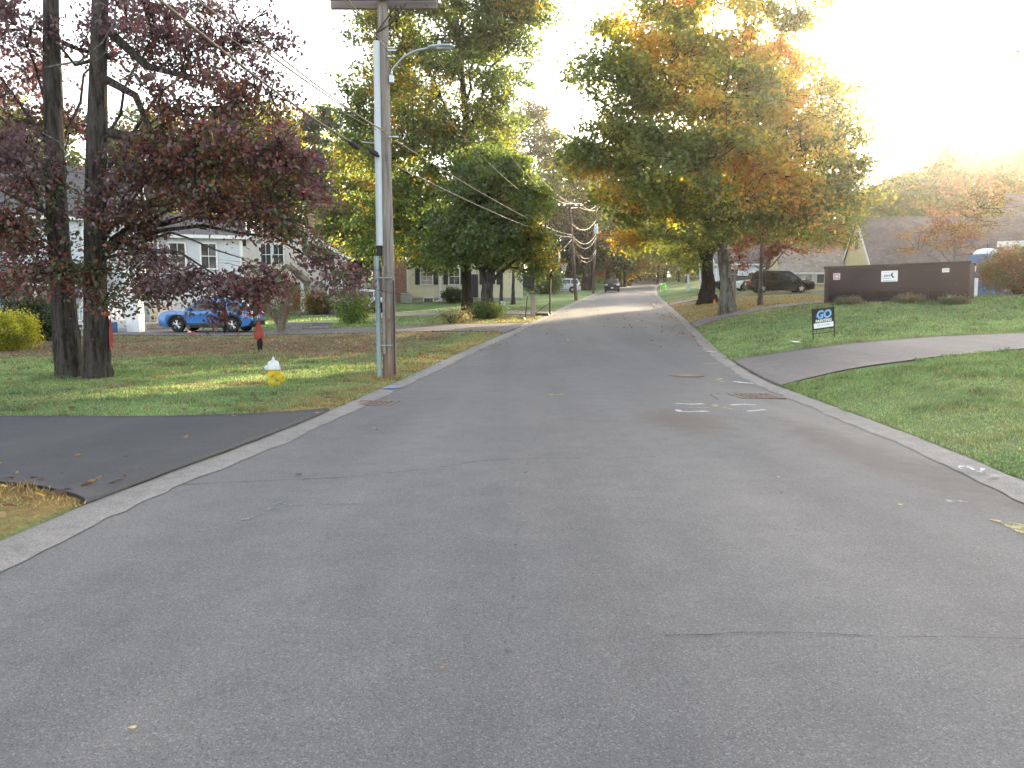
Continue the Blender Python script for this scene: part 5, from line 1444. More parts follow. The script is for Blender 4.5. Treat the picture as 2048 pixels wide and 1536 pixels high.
MB().box((L1(768, 600).x + .02, -.13, L1(768, 620).z), (.05, .10, 1.9)).build('ground_moulding', M('old_moulding', (.26, .24, .21), .9), pole)
MB().box((L1(790, 640).x, -.12, 1.0), (.025, .03, 2.2)).build('ground_wire_strip', DARKPLASTIC, pole)
for v in (556, 690): MB().box((-.06, -.125, L1(770, v).z), (.30, .13, .022)).build('strap', PVCD, pole)
# cables looping out of the riser
for k, (x1, v1) in enumerate(((.28, 18), (.48, 14))):
    a = Vector((rx + .02 * k, -.11, zC)); b_ = Vector((x1, -.2, L1(800, v1).z))
    MB().tube([a, a + Vector((0, 0, .18)), a.lerp(b_, .45) + Vector((.0 + .05 * k, -.02, .02 if k else .08)), b_], [.012] * 4, 6).build('riser_cable', CABLE, pole, smooth=True)
# street light
arm = [Vector((.13, -.05, L1(785, 160).z)), Vector((.15, -.06, L1(786, 142).z)), L1(795, 131), L1(810, 115), L1(833, 104), L1(862, 98)]
for p_ in arm[2:]: p_.y -= .1
MB().tube(arm, .021, 8).build('light_arm', STEEL, pole, smooth=True)
MB().box((.14, -.06, L1(785, 160).z), (.10, .10, .16)).build('arm_bracket', STEEL, pole, bevel=.01)
hd = L1(884, 97); hd.y -= .1
vs = []; lum = MB(); N = 14
secs = [(-.29, .04, .03, .02), (-.22, .075, .045, .04), (-.05, .13, .055, .05), (.12, .15, .05, .04), (.24, .11, .035, .02), (.275, .03, .012, .006)]
fs = []
for i, (x, hw, zt, zb) in enumerate(secs):
    for k in range(N):
        t = 2 * math.pi * k / N
        vs.append((x, hw * math.cos(t), (zt if math.sin(t) > 0 else zb) * math.sin(t)))
for i in range(len(secs) - 1):
    for k in range(N): fs.append((i * N + k, i * N + (k + 1) % N, (i + 1) * N + (k + 1) % N, (i + 1) * N + k))
fs += [tuple(range(N)), tuple(range((len(secs) - 1) * N, len(secs) * N))]
lum.add([(x + hd.x, y + hd.y, z + hd.z) for x, y, z in vs], fs)
lamp = lum.build('lamp_head', M('lamp_grey', (.33, .40, .43), .4, .2), pole, smooth=True)
MB().box((hd.x + .05, hd.y, hd.z - .045), (.30, .18, .02)).build('lens', M('lamp_lens', (.5, .5, .48), .2, bmp=0), lamp, bevel=.008)
MB().lathe([(.035, .03), (.035, .10), (.028, .115)], 12, (hd.x - .05, hd.y, hd.z + .01)).build('photocell', M('photocell_grey', (.62, .62, .60), .5), lamp, smooth=True)
for v, dx in ((98, .15), (103, .17), (115, .15), (275, .2)): MB().box((.12 + (dx - .1) * .5, -.08, L1(785, v).z), (dx, .05, .03)).build('wire_bracket', STEEL, pole)
MB().tube([L1(722, 284), L1(755, 287)], .018, 6).build('standoff_bracket', STEEL, pole)

# two more poles along the road
FARPOLE = M('dark_pole_wood', (.085, .068, .058), .9, var=.35, scale=5, stretch=(1, 1, .1), bmp=.4)
FARARM = M('dark_crossarm', (.10, .085, .075), .9, var=.3)
def far_pole(label, u_base, y, u_top, v_top, transformer=None, v_b=None):
    b = gat(u_base, y)
    r = thing('utility_pole', label, 'utility pole', b)
    t = at(u_top, v_top, y) - b
    MB().tube([(0, 0, -.1), t * .5, t], [.165, .145, .115], 12).build('post', FARPOLE, r, smooth=True, fix=False)
    MB().box(t - Vector((0, .18, .25)), (2.2, .09, .10)).build('crossarm', FARARM, r)
    for dx in (-1, -.5, .5, 1): MB().lathe([(.02, 0), (.06, .05), (.05, .2), (.02, .25)], 8, tuple(t + Vector((dx, -.18, -.19)))).build('insulator', PORCELAIN, r)
    if transformer:
        c = at(*transformer, y - .4) - b
        tr = MB().lathe([(.05, -.46), (.26, -.45), (.27, .38), (.22, .46), (.05, .48)], 16, tuple(c)).build('transformer', M('transformer_grey', (.36, .44, .48), .5), r, smooth=True)
        for dx in (-.12, .12): MB().lathe([(.03, .46), (.05, .52), (.03, .7)], 8, tuple(c + Vector((dx, 0, 0)))).build('bushing', PORCELAIN, tr)
    return b, b + t
p2b, p2t = far_pole('second utility pole, leaning slightly, beyond the basketball hoop', 1152, 74.5, 1139, 408)
p3b, p3t = far_pole('third utility pole, carrying a grey transformer can beside the red tree', 1186, 101, 1193, 400, (1192, 460))

def wire(label, a, b, sag, r=.012, mat=None, n=22, group=None, name='overhead_wire'):
    a = Vector(a); b = Vector(b); pts = []
    for i in range(n + 1):
        t = i / n; p = a.lerp(b, t); p.z -= sag * 4 * t * (1 - t); pts.append(p)
    o = MB().tube(pts, r, 6).build(name, mat or WIRE, None, smooth=True, fix=False)
    return tag(o, label, 'wire', group)
PT = lambda u, v: at(u, v, PY)
# spans running back over the left lawn to the previous pole (behind the viewer's left shoulder)
def back(u, v, y): return at(u, v, y)
wire('thick lowest wire from the upper left to the black splice cases beside the near pole', back(250, -58, 8.0), at(703, 284, 17.3), .10, .017)
wire('short sheathed wire from the splice cases to the near pole', at(703, 284, 17.3), at(757, 311, 17.5), .04, .014)
wire('thin wire just right of the thick lowest one at the upper left', back(270, -62, 8.2), PT(757, 262), .10, .007)
wire('third wire from the left at the picture top, ending below the street light', back(330, -52, 8.4), PT(772, 263), .10, .011)
wire('fourth wire from the left at the picture top, ending right of the pole', back(375, -40, 8.6), PT(789, 276), .10, .010)
wire('wire passing in front of the pale riser to a bracket level with the street light', back(560, -195, 9.5), at(786, 114, 17.4), .06, .010)
wire('upper short wire reaching the bracket above the street light arm', back(650, -40, 15.0), at(781, 94, 17.35), .02, .008)
for i, (u, v, ang) in enumerate([(707, 290, .5), (747, 305, .9)]):
    c = at(u, v, 17.3)
    o = MB().tube([c + Vector((-.12, 0, .09)), c + Vector((-.05, 0, .04)), c + Vector((.05, 0, -.03)), c + Vector((.12, 0, -.09))], [.02, .055, .055, .02], 10).build('splice_case', CABLE, None, smooth=True)
    tag(o, ['black splice case on the thick wire, farther from the pole', 'black splice case on the thick wire, nearer the pole'][i], 'splice case')
# spans on to the second pole
def on2(v): return at(1140 + (v - 408) * .062, v, 74.5)
wire('thick wire from the near pole sweeping down to the second pole, upper of the two', PT(790, 281), on2(470), .35, .015)
wire('thick wire from the near pole sweeping down to the second pole, lower of the two', PT(789, 330), on2(474), .38, .015)
wire('high wire from the light bracket towards the left end of the second pole crossarm', at(790, 116, 17.6), p2t + Vector((-1.0, -.18, .05)), 1.1, .011)
wire('high wire from the near crossarm towards the second pole crossarm', PT(800, 10), p2t + Vector((.5, -.18, .05)), 1.3, .011)
wire('outer high wire from the near crossarm to the right end of the second pole crossarm', PT(850, 6), p2t + Vector((1.0, -.18, .05)), 1.3, .011)
for i, (dx, sg) in enumerate(((-1.0, .7), (.5, .9), (1.0, 1.0))):
    wire(['left', 'middle', 'right'][i] + ' sagging wire between the crossarms of the second and third poles', p2t + Vector((dx, -.18, .05)), p3t + Vector((dx, -.18, .05)), sg, .013)
for i, (v2, v3, sg) in enumerate(((446, 440, .9), (470, 468, 1.0), (474, 475, 1.2), (492, 500, 1.1), (497, 506, 1.2))):
    wire(['topmost', 'second from top', 'middle', 'second from bottom', 'lowest'][i] + ' of the communication wires sagging from the second to the third pole', on2(v2), at(1192, v3, 101), sg, .014)
wire('service wire from the second pole down into the roadside tree', on2(478), at(1085, 520, 60), .3, .012)
wire('thin wire crossing the face of the large maple', at(1240, 358, 34.5), at(1640, 388, 34.5), .15, .008)
wire('upper thin wire crossing the big maple toward the right-hand houses', at(1330, 285, 34), at(2060, 383, 42), .3, .008)

# ---------------------------------------------------------------- hydrant
HYW = M('hydrant_white', (.60, .62, .66), .5, var=.14, scale=14); HYY = M('hydrant_yellow', (.52, .39, .015), .5, var=.2, scale=14)
hb = gat(548, 15.9) + Vector((0, 0, .03))
hy = thing('fire_hydrant', 'low yellow fire hydrant with white bonnet on the left lawn', 'hydrant', hb, R(-12))
k = 1.02
MB().lathe([(.09, -.05), (.115, 0), (.12, .03), (.10, .05), (.105, .26), (.115, .27), (.115, .285)], 22).build('barrel', HYY, hy, smooth=True)
MB().lathe([(.135, .285), (.137, .325), (.122, .335), (.114, .352), (.112, .40), (.100, .432), (.068, .455), (.04, .462), (.034, .470), (.03, .475), (.026, .50), (.012, .535), (.006, .54)], 24).build('bonnet', HYW, hy, smooth=True)
for kx in range(8):
    a = kx * math.pi / 4 + .2
    MB().lathe([(.014, .275), (.014, .34), (.008, .345)], 6, (.126 * math.cos(a), .126 * math.sin(a), 0)).build('bolt', HYW, hy)
nz = MB().lathe([(.085, .06), (.085, .15), (.10, .155), (.10, .19), (.092, .195), (.03, .20), (.025, .235), (.01, .237)], 18, (0, 0, .135), 'x').build('steamer_nozzle', HYY, hy, smooth=True)
n2_ = MB().lathe([(.05, -.19), (.055, -.15), (.048, -.145), (.048, -.06)], 14, (0, 0, .19), 'y').build('hose_nozzle', HYY, hy, smooth=True)
MB().lathe([(.035, -.18), (.05, -.16), (.05, -.10)], 12, (0, 0, .315), 'x').build('side_cap', HYW, hy, smooth=True)
MB().tube([(.17, -.06, .08), (.13, -.10, .03), (.08, -.11, .05), (.06, -.1, .12)], .006, 5).build('chain', STEEL, hy)

# ---------------------------------------------------------------- hanging Halloween figures
REDCLOTH = M('red_cloth', (.30, .055, .045), .85, var=.3, scale=6); BLACKCLOTH = M('black_cloth', (.012, .012, .014), .9); ORANGEHEAD = M('orange_head', (.62, .12, .025), .55, var=.1)
def ragged(mb, c, w, h, rs, folds=5, m=0, prof=lambda t: .3 + .7 * min(1, t * 2.2) - .25 * max(0, t - .6), rag=.25):
    nx, nz = 14, 10; vs = []; fs = []
    cut = rs.rand(nx + 1) * rag
    for i in range(nx + 1):
        a = 2 * math.pi * i / nx
        for j in range(nz + 1):
            t = j / nz
            r = w * prof(t) * (1 + .30 * math.sin(a * folds + j * .35))
            vs.append((c[0] + r * math.cos(a), c[1] + r * .6 * math.sin(a), c[2] - h * t * (1 - cut[i] * max(0, t - .6) / .4)))
    for i in range(nx):
        for j in range(nz):
            q = i * (nz + 1) + j; fs.append((q, q + 1, q + nz + 2, q + nz + 1))
    return mb.add(vs, fs, m)
rs_ = np.random.RandomState(4)
for (u, vt, vb, y, kind) in ((214, 622, 702, 16.5, 'head'), (517, 642, 706, 16.0, 'plain')):
    top = at(u, vt, y); bot = at(u, vb, y); h = top.z - bot.z
    if kind == 'head':
        g = thing('hanging_figure', 'hanging Halloween figure with orange head over black and red cloth, before the oak trunk', 'decoration', (top.x, top.y, bot.z))
        MB().sphere((0, 0, h - .05), .065, 9, sc=(1, 1, .95)).build('head', ORANGEHEAD, g, smooth=True)
        ragged(MB(), (-.01, 0, h - .10), .075, h - .12, rs_).build('black_robe', BLACKCLOTH, g, smooth=True, fix=False)
        ragged(MB(), (.07, -.035, h - .13), .035, h - .14, rs_, 3).build('red_robe', REDCLOTH, g, smooth=True, fix=False)
        MB().tube([(0, 0, h), (.01, .02, h + .75)], .004, 4).build('string', CABLE, g)
    else:
        g = thing('hanging_figure', 'hanging Halloween figure of red cloth with ragged black lower end, under the right oak branch', 'decoration', (top.x, top.y, bot.z))
        ragged(MB(), (0, 0, h - .02), .082, h * .74, rs_, 4, rag=.5).build('red_robe', REDCLOTH, g, smooth=True, fix=False)
        ragged(MB(), (.012, .0, h * .46), .055, h * .48, rs_, 7, prof=lambda t: 1 - .45 * t, rag=.55).build('black_hem', BLACKCLOTH, g, smooth=True, fix=False)
        MB().sphere((0, 0, h - .02), .032, 8).build('head', REDCLOTH, g, smooth=True)
        MB().tube([(0, 0, h), (.0, .02, h + .45)], .004, 4).build('string', CABLE, g)

for (u, vt, vb, y, mt, lab) in ((448, 606, 668, 15.9, M('brown_red_cloth', (.16, .06, .04), .9, var=.3), 'hanging Halloween figure of brown-red cloth with black tip before the blue car door'), (526, 524, 552, 16.2, M('purple_cloth', (.10, .04, .20), .85, var=.2), 'small purple cloth decoration hanging high in the oak above the vase shrub')):
    top = at(u, vt, y); bot = at(u, vb, y); h = top.z - bot.z
    g = thing('hanging_figure', lab, 'decoration', (top.x, top.y, bot.z))
    ragged(MB(), (0, 0, h), .05, h * .8, rs_, 4, rag=.5).build('robe', mt, g, smooth=True, fix=False)
    if u < 500: ragged(MB(), (.0, .0, h * .35), .04, h * .36, rs_, 6, prof=lambda t: 1 - .4 * t, rag=.5).build('black_hem', BLACKCLOTH, g, smooth=True, fix=False)
    MB().tube([(0, 0, h), (.0, .02, h + .3)], .004, 4).build('string', CABLE, g)
q = hit(1592, 687)
o = MB().box((0, 0, .05), (.26, .16, .012), (.15, .1, .3)).build('paper_scrap', WHITE, None); o.location = q
tag(o, 'white paper scrap on the right lawn left below the yard sign', 'paper')

# ---------------------------------------------------------------- basketball gear on the left verge
def text_mesh(name, s, size, mat, parent, loc, rot, shear=0, bold=0, align='CENTER', ext=.0015):
    cu = bpy.data.curves.new(name, 'FONT'); cu.body = s; cu.size = size; cu.align_x = align; cu.align_y = 'CENTER'; cu.extrude = ext; cu.shear = shear; cu.offset = bold
    o = bpy.data.objects.new(name + '_curve', cu); COL.objects.link(o)
    dg = bpy.context.evaluated_depsgraph_get(); dg.update()
    me = bpy.data.meshes.new_from_object(o.evaluated_get(dg)); me.name = name
    bpy.data.objects.remove(o)
    me.materials.clear(); me.materials.append(mat)
    r = bpy.data.objects.new(name, me); link(r, parent); r.location = loc; r.rotation_euler = rot
    return r
q = gat(1100, 46.3)
hp = thing('basketball_hoop', 'portable basketball hoop with orange rim and white net reaching over the road edge', 'basketball hoop', q, R(-8))
k = 46.3 / FPX
MB().tube([(0, 0, .05), (0, 0, 2.35)], .05, 10).build('pole', BLACKMETAL, hp)
MB().tube([(0, 0, 2.2), (.45, 0, 2.95)], .035, 8).build('arm', BLACKMETAL, hp)
MB().tube([(0, 0, 2.35), (.42, 0, 3.15)], .03, 8).build('arm', BLACKMETAL, hp)
MB().box((.5, 0, 3.25), (.05, 1.1, .75)).build('backboard', M('pale_backboard', (.62, .52, .46), .4), hp)
rim = MB(); pts = [Vector((.78 + .23 * math.cos(t), .23 * math.sin(t), 3.0)) for t in [2 * math.pi * i / 20 for i in range(21)]]
rim.tube(pts, .02, 6); rim.box((.53, 0, 2.98), (.08, .2, .12)); rim.build('rim', M('orange_rim', (.5, .10, .03), .5), hp)
net = MB()
for i in range(10):
    for sg in (-1, 1):
        a0, a1 = 2 * math.pi * i / 10, 2 * math.pi * (i + sg * 1.5) / 10
        net.tube([(.78 + .22 * math.cos(a0), .22 * math.sin(a0), 2.98), (.78 + .13 * math.cos((a0 + a1) / 2), .13 * math.sin((a0 + a1) / 2), 2.75), (.78 + .11 * math.cos(a1), .11 * math.sin(a1), 2.55)], .009, 4)
net.build('net', M('white_net', (.7, .7, .68), .9), hp)
MB().box((-.55, 0, .08), (1.1, .65, .14), taper=(.9, .85)).build('base', BLACKMETAL, hp, bevel=.03, seg=2)
MB().tube([(-.9, 0, .12), (0, 0, .75)], .018, 6).build('brace', BLACKMETAL, hp)
q = gat(1053, 42.2)
bb = thing('ball_rebounder', 'black square board on a leaning thin black stand beside the road', 'practice board', q, R(-15))
MB().box((.12, 0, 1.92), (.62, .05, .55), (0, .08, 0)).build('board', M('black_board', (.010, .010, .014), .6), bb, bevel=.02)
MB().tube([(-.08, .05, .04), (.02, .03, 1.0), (.10, .03, 1.72)], [.022, .02, .018], 8).build('stand', BLACKMETAL, bb)
MB().tube([(.055, .03, 1.2), (.07, .03, 1.38)], .03, 8).build('clamp', STEEL, bb)
MB().tube([(-.5, .1, .04), (-.28, 0, .02), (-.08, .05, .05), (-.05, -.3, .03)], .022, 6).build('base', BLACKMETAL, bb)
MB().tube([(-.08, .05, .1), (-.45, .1, .25)], .014, 5).build('brace', BLACKMETAL, bb)
q = gat(1066, 44.6)
o = MB().box((0, 0, .58), (.27, .20, 1.24)).build('wooden_post', M('grey_post_wood', (.30, .25, .23), .9, var=.25, stretch=(1, 1, .1)), None, bevel=.015); o.location = q
tag(o, 'weathered grey wooden post between the black board and the basketball hoop', 'post')
q = gat(1006, 56)
ys = thing('yard_sign', 'small white yard sign on the lawn behind the stout roadside tree', 'sign', q, R(10))
MB().box((0, 0, .42), (.36, .02, .32), (0, .1, 0)).build('panel', WHITE, ys)
MB().box((0, -.015, .42), (.12, .004, .12), (0, .1, 0)).build('emblem', M('grey_emblem', (.35, .45, .5), .6), ys)
for dx in (-.13, .13): MB().tube([(dx, 0, -.05), (dx, 0, .3)], .006, 5).build('leg', STEEL, ys)

# ---------------------------------------------------------------- contractor's sign on the right lawn
q = gat(1648, 23.2)
gs = thing('yard_sign', 'black and white yard sign lettered GO PAINTING in a black frame on the lawn', 'sign', q, R(14))
gs.rotation_euler = (R(2), R(-6.5), R(14))
w, h, z0 = .69, .58, .30
MB().box((0, 0, z0 + h / 2), (w, .016, h)).build('panel', M('sign_black', (.012, .012, .016), .4), gs)
MB().box((0, -.0105, z0 + .10), (w - .05, .006, .145)).build('white_band', M('sign_white', (.74, .76, .80), .5, var=.03), gs)
for x in (-w / 2 - .008, w / 2 + .008): MB().box((x, 0, z0 + h / 2 - .18), (.018, .022, h + .42)).build('leg', BLACKMETAL, gs)
for z in (z0 - .005, z0 - .125, z0 + h + .006): MB().box((0, 0, z), (w, .018, .016)).build('rail', BLACKMETAL, gs)
SKY_BLUE = M('logo_blue', (.20, .42, .75), .5, var=.15); LOGOW = M('logo_white', (.72, .74, .70), .5, var=.03)
FR = (math.pi / 2, 0, 0)
text_mesh('lettering', 'GO', .31, SKY_BLUE, gs, (.01, -.0125, z0 + .40), FR, .15, .012)
MB().add([(-.25, -.012, z0 + .36), (-.14, -.012, z0 + .33), (-.14, -.012, z0 + .40), (-.25, -.014, z0 + .36), (-.14, -.009, z0 + .33), (-.14, -.009, z0 + .40)], [(0, 1, 2), (3, 5, 4), (0, 3, 4, 1), (1, 4, 5, 2), (2, 5, 3, 0)]).build('logo_tip', SKY_BLUE, gs)
text_mesh('lettering', 'PAINTING', .115, LOGOW, gs, (0, -.0125, z0 + .228), FR, .1, .004)
text_mesh('lettering', '781-412-4404', .075, M('phone_ink', (.28, .36, .42), .6), gs, (0, -.0145, z0 + .10), FR)

# ---------------------------------------------------------------- dumpster
def dumpster_material():
    m, nt, out = nmat('dumpster_steel')
    n = noise(nt, 1.6, 6, .65); s = noise(nt, 2.6, 5, .7, stretch=(.35, 1, 2.2)); f = noise(nt, 18, 4, .6)
    c = ramp(nt, n, [(.3, (.012, .006, .009)), (.7, (.026, .013, .019))])
    c = mixc(nt, ramp(nt, s, [(.57, 0), (.70, .32)]), c, (.15, .13, .14))
    c = mixc(nt, ramp(nt, f, [(.62, 0), (.8, .45)]), c, (.09, .045, .03))
    pbsdf(nt, out, c, ramp(nt, n, [(.3, .5), (.7, .75)]), .0, .4, bump(nt, noise(nt, 1.2, 3), .5, .05))
    return m
DUMP = dumpster_material()
pl = gat(1648, 34.6); pr_ = gat(1938, 31.6)
vec = pr_ - pl; Ld = vec.length; angd = math.atan2(vec.y, vec.x)
zb_ = min(pl.z, pr_.z)
tl = math.asin((pr_.z - pl.z) / Ld)
dp = thing('dumpster', 'long dark maroon roll-off dumpster with white stickers on the right lawn', 'dumpster', (pl.x, pl.y, pl.z + .02))
dp.rotation_euler = (0, -tl, angd)
Hd = 1.52; Wd = 2.35
MB().box((Ld / 2, Wd / 2, Hd / 2 + .30), (Ld, .06, .06))
mb = MB(); mb.box((Ld / 2, .04, .98), (Ld, .08, 1.02)); mb.box((Ld / 2, Wd - .04, .8), (Ld, .08, 1.36)); mb.box((.04, Wd / 2, .8), (.08, Wd - .16, 1.36)); mb.box((Ld - .04, Wd / 2, .8), (.08, Wd - .16, 1.36)); mb.box((Ld / 2, Wd / 2, .3), (Ld - .16, Wd - .16, .06))
mb.build('body', DUMP, dp)
mb = MB(); mb.box((Ld / 2, .22, .27), (Ld - .1, .05, .42)); mb.build('lower_wall', DUMP, dp)
for x in (.10, Ld - .28): MB().box((x if x < 1 else x, .0, .78), (.16 if x < 1 else .5, .14, 1.42)).build('corner_post', DUMP, dp)
MB().box((Ld / 2, .0, Hd - .02), (Ld + .06, .15, .10)).build('top_rail', DUMP, dp, bevel=.015)
MB().box((Ld / 2, Wd, Hd - .02), (Ld + .06, .12, .10)).build('top_rail', DUMP, dp)
MB().box((Ld / 2, .04, .05), (Ld, .12, .10)).build('skid_rail', DUMP, dp)
for k in range(7): MB().box((.75 + k * (Ld - 1.6) / 6, .14, .27), (.09, .2, .40)).build('rib', DUMP, dp)
for x in (.5, Ld - .4): MB().lathe([(.09, -.05), (.09, .05)], 12, (x, .1, .09), 'y').build('roller', BLACKMETAL, dp)
STK = M('sticker_white', (.72, .74, .76), .5, var=.04)
s1 = MB().box((.50, -.045, 1.12), (.27, .008, .27)).build('sticker', STK, dp)
RING = M('sticker_red', (.42, .12, .14), .6)
for r0_ in (.10, .055):
    mb = MB(); mb.tube([Vector((.50 + r0_ * math.cos(t), -.051, 1.12 + r0_ * math.sin(t))) for t in [2 * math.pi * i / 20 for i in range(21)]], .014, 5); mb.build('ring_mark', RING, s1)
for dx, dz in ((-.1, -.1), (.1, -.1), (-.1, .1), (.1, .1)): MB().box((.50 + dx, -.051, 1.12 + dz), (.05, .006, .04), (0, .7, 0)).build('corner_mark', RING, s1)
cx = Ld * .47
s2 = MB().box((cx, -.045, 1.06), (.62, .008, .44)).build('sticker', STK, dp)
INK = M('sticker_ink', (.06, .08, .20), .6); INKB = M('sticker_black', (.015, .015, .02), .6)
for k, (x, z, w_) in enumerate(((-.18, .06, .05), (-.12, .06, .05), (-.06, .06, .05), (.0, .06, .05))): MB().box((cx + x, -.051, 1.05 + z - .03), (w_ * .8, .006, .085), (0, .12, 0)).build('print_mark', INK, s2)
MB().box((cx - .1, -.051, .975), (.28, .006, .02)).build('print_mark', INK, s2)
MB().box((cx, -.051, .885), (.46, .006, .02)).build('print_mark', M('sticker_grey', (.25, .27, .30), .6), s2)
MB().box((cx + .02, -.051, 1.22), (.5, .006, .012)).build('print_mark', M('sticker_grey', (.25, .27, .30)), s2)
MB().prism([(cx + .05, 1.15), (cx + .12, 1.19), (cx + .16, 1.17), (cx + .11, 1.12), (cx + .13, 1.07), (cx + .19, 1.02), (cx + .15, .98), (cx + .10, 1.0), (cx + .08, 1.06), (cx + .04, 1.10)], -.054, -.048, 'xz').build('black_emblem', INKB, s2)
s3 = MB().box((Ld * .845, -.045, 1.22), (.25, .008, .16)).build('sticker', STK, dp)
for z in (.03, .0, -.03): MB().box((Ld * .845, -.051, 1.22 + z), (.17, .006, .012)).build('print_mark', M('sticker_grey', (.25, .27, .30)), s3)
# ---------------------------------------------------------------- portable toilet and the white post
q = gat(1969, 39.5)
ptt = thing('portable_toilet', 'blue portable toilet with white domed roof, half hidden by the rusty bush', 'portable toilet', q, R(12))
PB = M('toilet_blue', (.11, .24, .50), .5, var=.1)
MB().box((0, 0, 1.0), (1.08, 1.1, 2.0)).build('cabin', PB, ptt, bevel=.04, seg=2)
for sg in (-1, 1): MB().box((sg * .5, -.56, 1.0), (.1, .05, 1.95)).build('corner_rib', PB, ptt)
MB().box((.02, -.57, .98), (.78, .04, 1.75)).build('door', M('toilet_door', (.13, .28, .55), .5), ptt, bevel=.02)
MB().lathe([(.80, 2.0), (.78, 2.06), (.62, 2.2), (.3, 2.28), (.02, 2.3)], 4).build('roof', M('toilet_roof', (.68, .74, .78), .5), ptt)
MB().lathe([(.05, 2.2), (.05, 2.5)], 8, (.3, .3, 0)).build('vent_pipe', DARKPLASTIC, ptt)
q = gat(1946, 34.2)
wp = thing('gate_post', 'white gate post and rail between the dumpster and the portable toilet', 'post', q)
MB().box((0, 0, .38), (.28, .16, .8)).build('post', WHITE, wp, bevel=.01)
MB().box((.0, .3, 1.18), (.42, .08, .22)).build('rail', WHITE, wp); MB().box((.0, .4, .95), (.4, .1, .26)).build('brick_infill', BRICK, wp)
MB().box((.02, .42, .42), (.12, .1, 1.0)).build('back_post', WHITE, wp)

# ---------------------------------------------------------------- small things on the right verge
q = gat(1329, 104)
NEON = M('neon_green_plastic', (.12, .80, .05), .5, var=.05)
kd = thing('caution_figure', 'neon green child-shaped caution figure at the far right road edge', 'caution figure', q)
fb = MB()
fb.sphere((0, 0, .86), .15, 8); fb.tube([(0, 0, .74), (0, 0, .58), (0, 0, .38)], [.10, .19, .16], 10)
fb.tube([(-.06, 0, .40), (-.14, -.05, .2), (-.24, -.04, .0)], [.10, .085, .08], 8); fb.tube([(.06, 0, .40), (.14, .03, .2), (.22, .05, .0)], [.10, .085, .08], 8)
fb.tube([(-.15, 0, .66), (-.32, -.05, .58), (-.44, -.08, .62)], [.07, .055, .05], 8); fb.tube([(.15, 0, .66), (.26, .02, .52), (.22, -.05, .40)], [.07, .055, .05], 8)
fb.build('body', NEON, kd, smooth=True)
MB().lathe([(.20, .9), (.16, .95), (.15, 1.02), (.05, 1.06)], 12).build('cap', NEON, kd, smooth=True)
q = gat(1321, 107)
o = MB().lathe([(.02, -.05), (.02, .75), (.16, .78), (.21, .9), (.16, 1.03), (.02, 1.06)], 12).build('white_marker', WHITE, None, smooth=True); o.location = q
tag(o, 'white round-topped marker just left of the neon green figure', 'marker')
q = gat(1376, 92)
o = MB().box((0, 0, .95), (.26, .26, 2.0), taper=(.92, .92)).build('grey_post', M('bluish_post', (.38, .42, .46), .7), None, bevel=.02); o.location = q
tag(o, 'pale grey square post on the lawn beyond the neon green figure', 'post')
q = gat(1403, 66)
o = thing('lantern_post', 'short dark post with white round top left of the dark-trunked maple', 'post', q)
MB().tube([(0, 0, -.05), (0, 0, 1.2)], .06, 8).build('post', BLACKMETAL, o); MB().sphere((0, 0, 1.35), .17, 8).build('globe', WHITE, o, smooth=True)
q = gat(1428, 45.5)
o = thing('marker_flag', 'small orange marker flag on a stake between the two maples', 'marker flag', q)
MB().tube([(0, 0, -.05), (0, 0, .45)], .008, 5).build('stake', STEEL, o)
MB().box((.01, 0, .42), (.10, .012, .24), (0, .08, 0)).build('flag', M('orange_flag', (.75, .16, .05), .6), o)
q = gat(1468, 47.5)
lp = thing('lamp_post', 'wooden lamp post with small lantern behind the grey maple trunk', 'lamp post', q)
MB().box((0, 0, .95), (.14, .14, 2.0)).build('post', POLEWOOD, lp)
MB().lathe([(.06, 2.0), (.11, 2.05), (.14, 2.3), (.15, 2.32), (.02, 2.5)], 6).build('lantern', M('lantern_pale', (.5, .48, .42), .3), lp)
# retaining walls of the blue car's drive: coped block walls
def block_wall(label, a, b, hgt, courses, cop=True):
    a = Vector(a); b = Vector(b); d = (b - a); L = math.hypot(d.x, d.y); ang = math.atan2(d.y, d.x)
    r = thing('retaining_wall', label, 'wall', a, ang)
    bl_ = None; bh = hgt / courses; bw = .34; rs2 = random.Random(7)
    mats = [M('block_grey', (.30, .29, .28), .9, var=.25, scale=9, bmp=.5), M('block_brown', (.25, .22, .20), .9, var=.25, scale=9, bmp=.5)]
    meshes = []
    for c in range(courses):
        x = -(c % 2) * bw / 2
        while x < L - .02:
            x0, x1 = max(0, x), min(L, x + bw)
            if x1 - x0 > .06:
                MB().box(((x0 + x1) / 2, rs2.uniform(-.012, .012), bh * (c + .5)), (x1 - x0 - .012, .26, bh - .012)).build('block', rs2.choice(mats), r, bevel=.012)
            x += bw
    MB().box((L / 2, .03, hgt / 2), (L - .02, .16, hgt)).build('core', CONCRETE, r)
    if cop: MB().box((L / 2, 0, hgt + .035), (L + .06, .33, .07)).build('coping', M('coping_stone', (.42, .40, .38), .85, var=.12), r, bevel=.012)
    return r
block_wall('low grey block retaining wall right of the twiggy shrub', gat(570, 39.0) - Vector((0, 0, .05)), gat(664, 40.4) - Vector((0, 0, .05)), .40, 3)
block_wall('low block wall in front of the hanging cloth, left of the blue car', gat(292, 40.5) - Vector((0, 0, .05)), gat(345, 40.8) - Vector((0, 0, .05)), .36, 3)
for i, (u, lab) in enumerate(((388, 'crumpled red and white wrapper on the lawn edge by the blue car'),)):
    q = gat(u, 35.8)
    o = MB().box((0, 0, .05), (.5, .2, .06), (.1, .1, .2)).box((-.2, 0, .1), (.16, .14, .1), (.4, .2, .1), m=1).build('litter_bag', [M('red_wrap', (.45, .06, .05), .6), WHITE], None, bevel=.02); o.location = q
    tag(o, lab, 'wrapper')

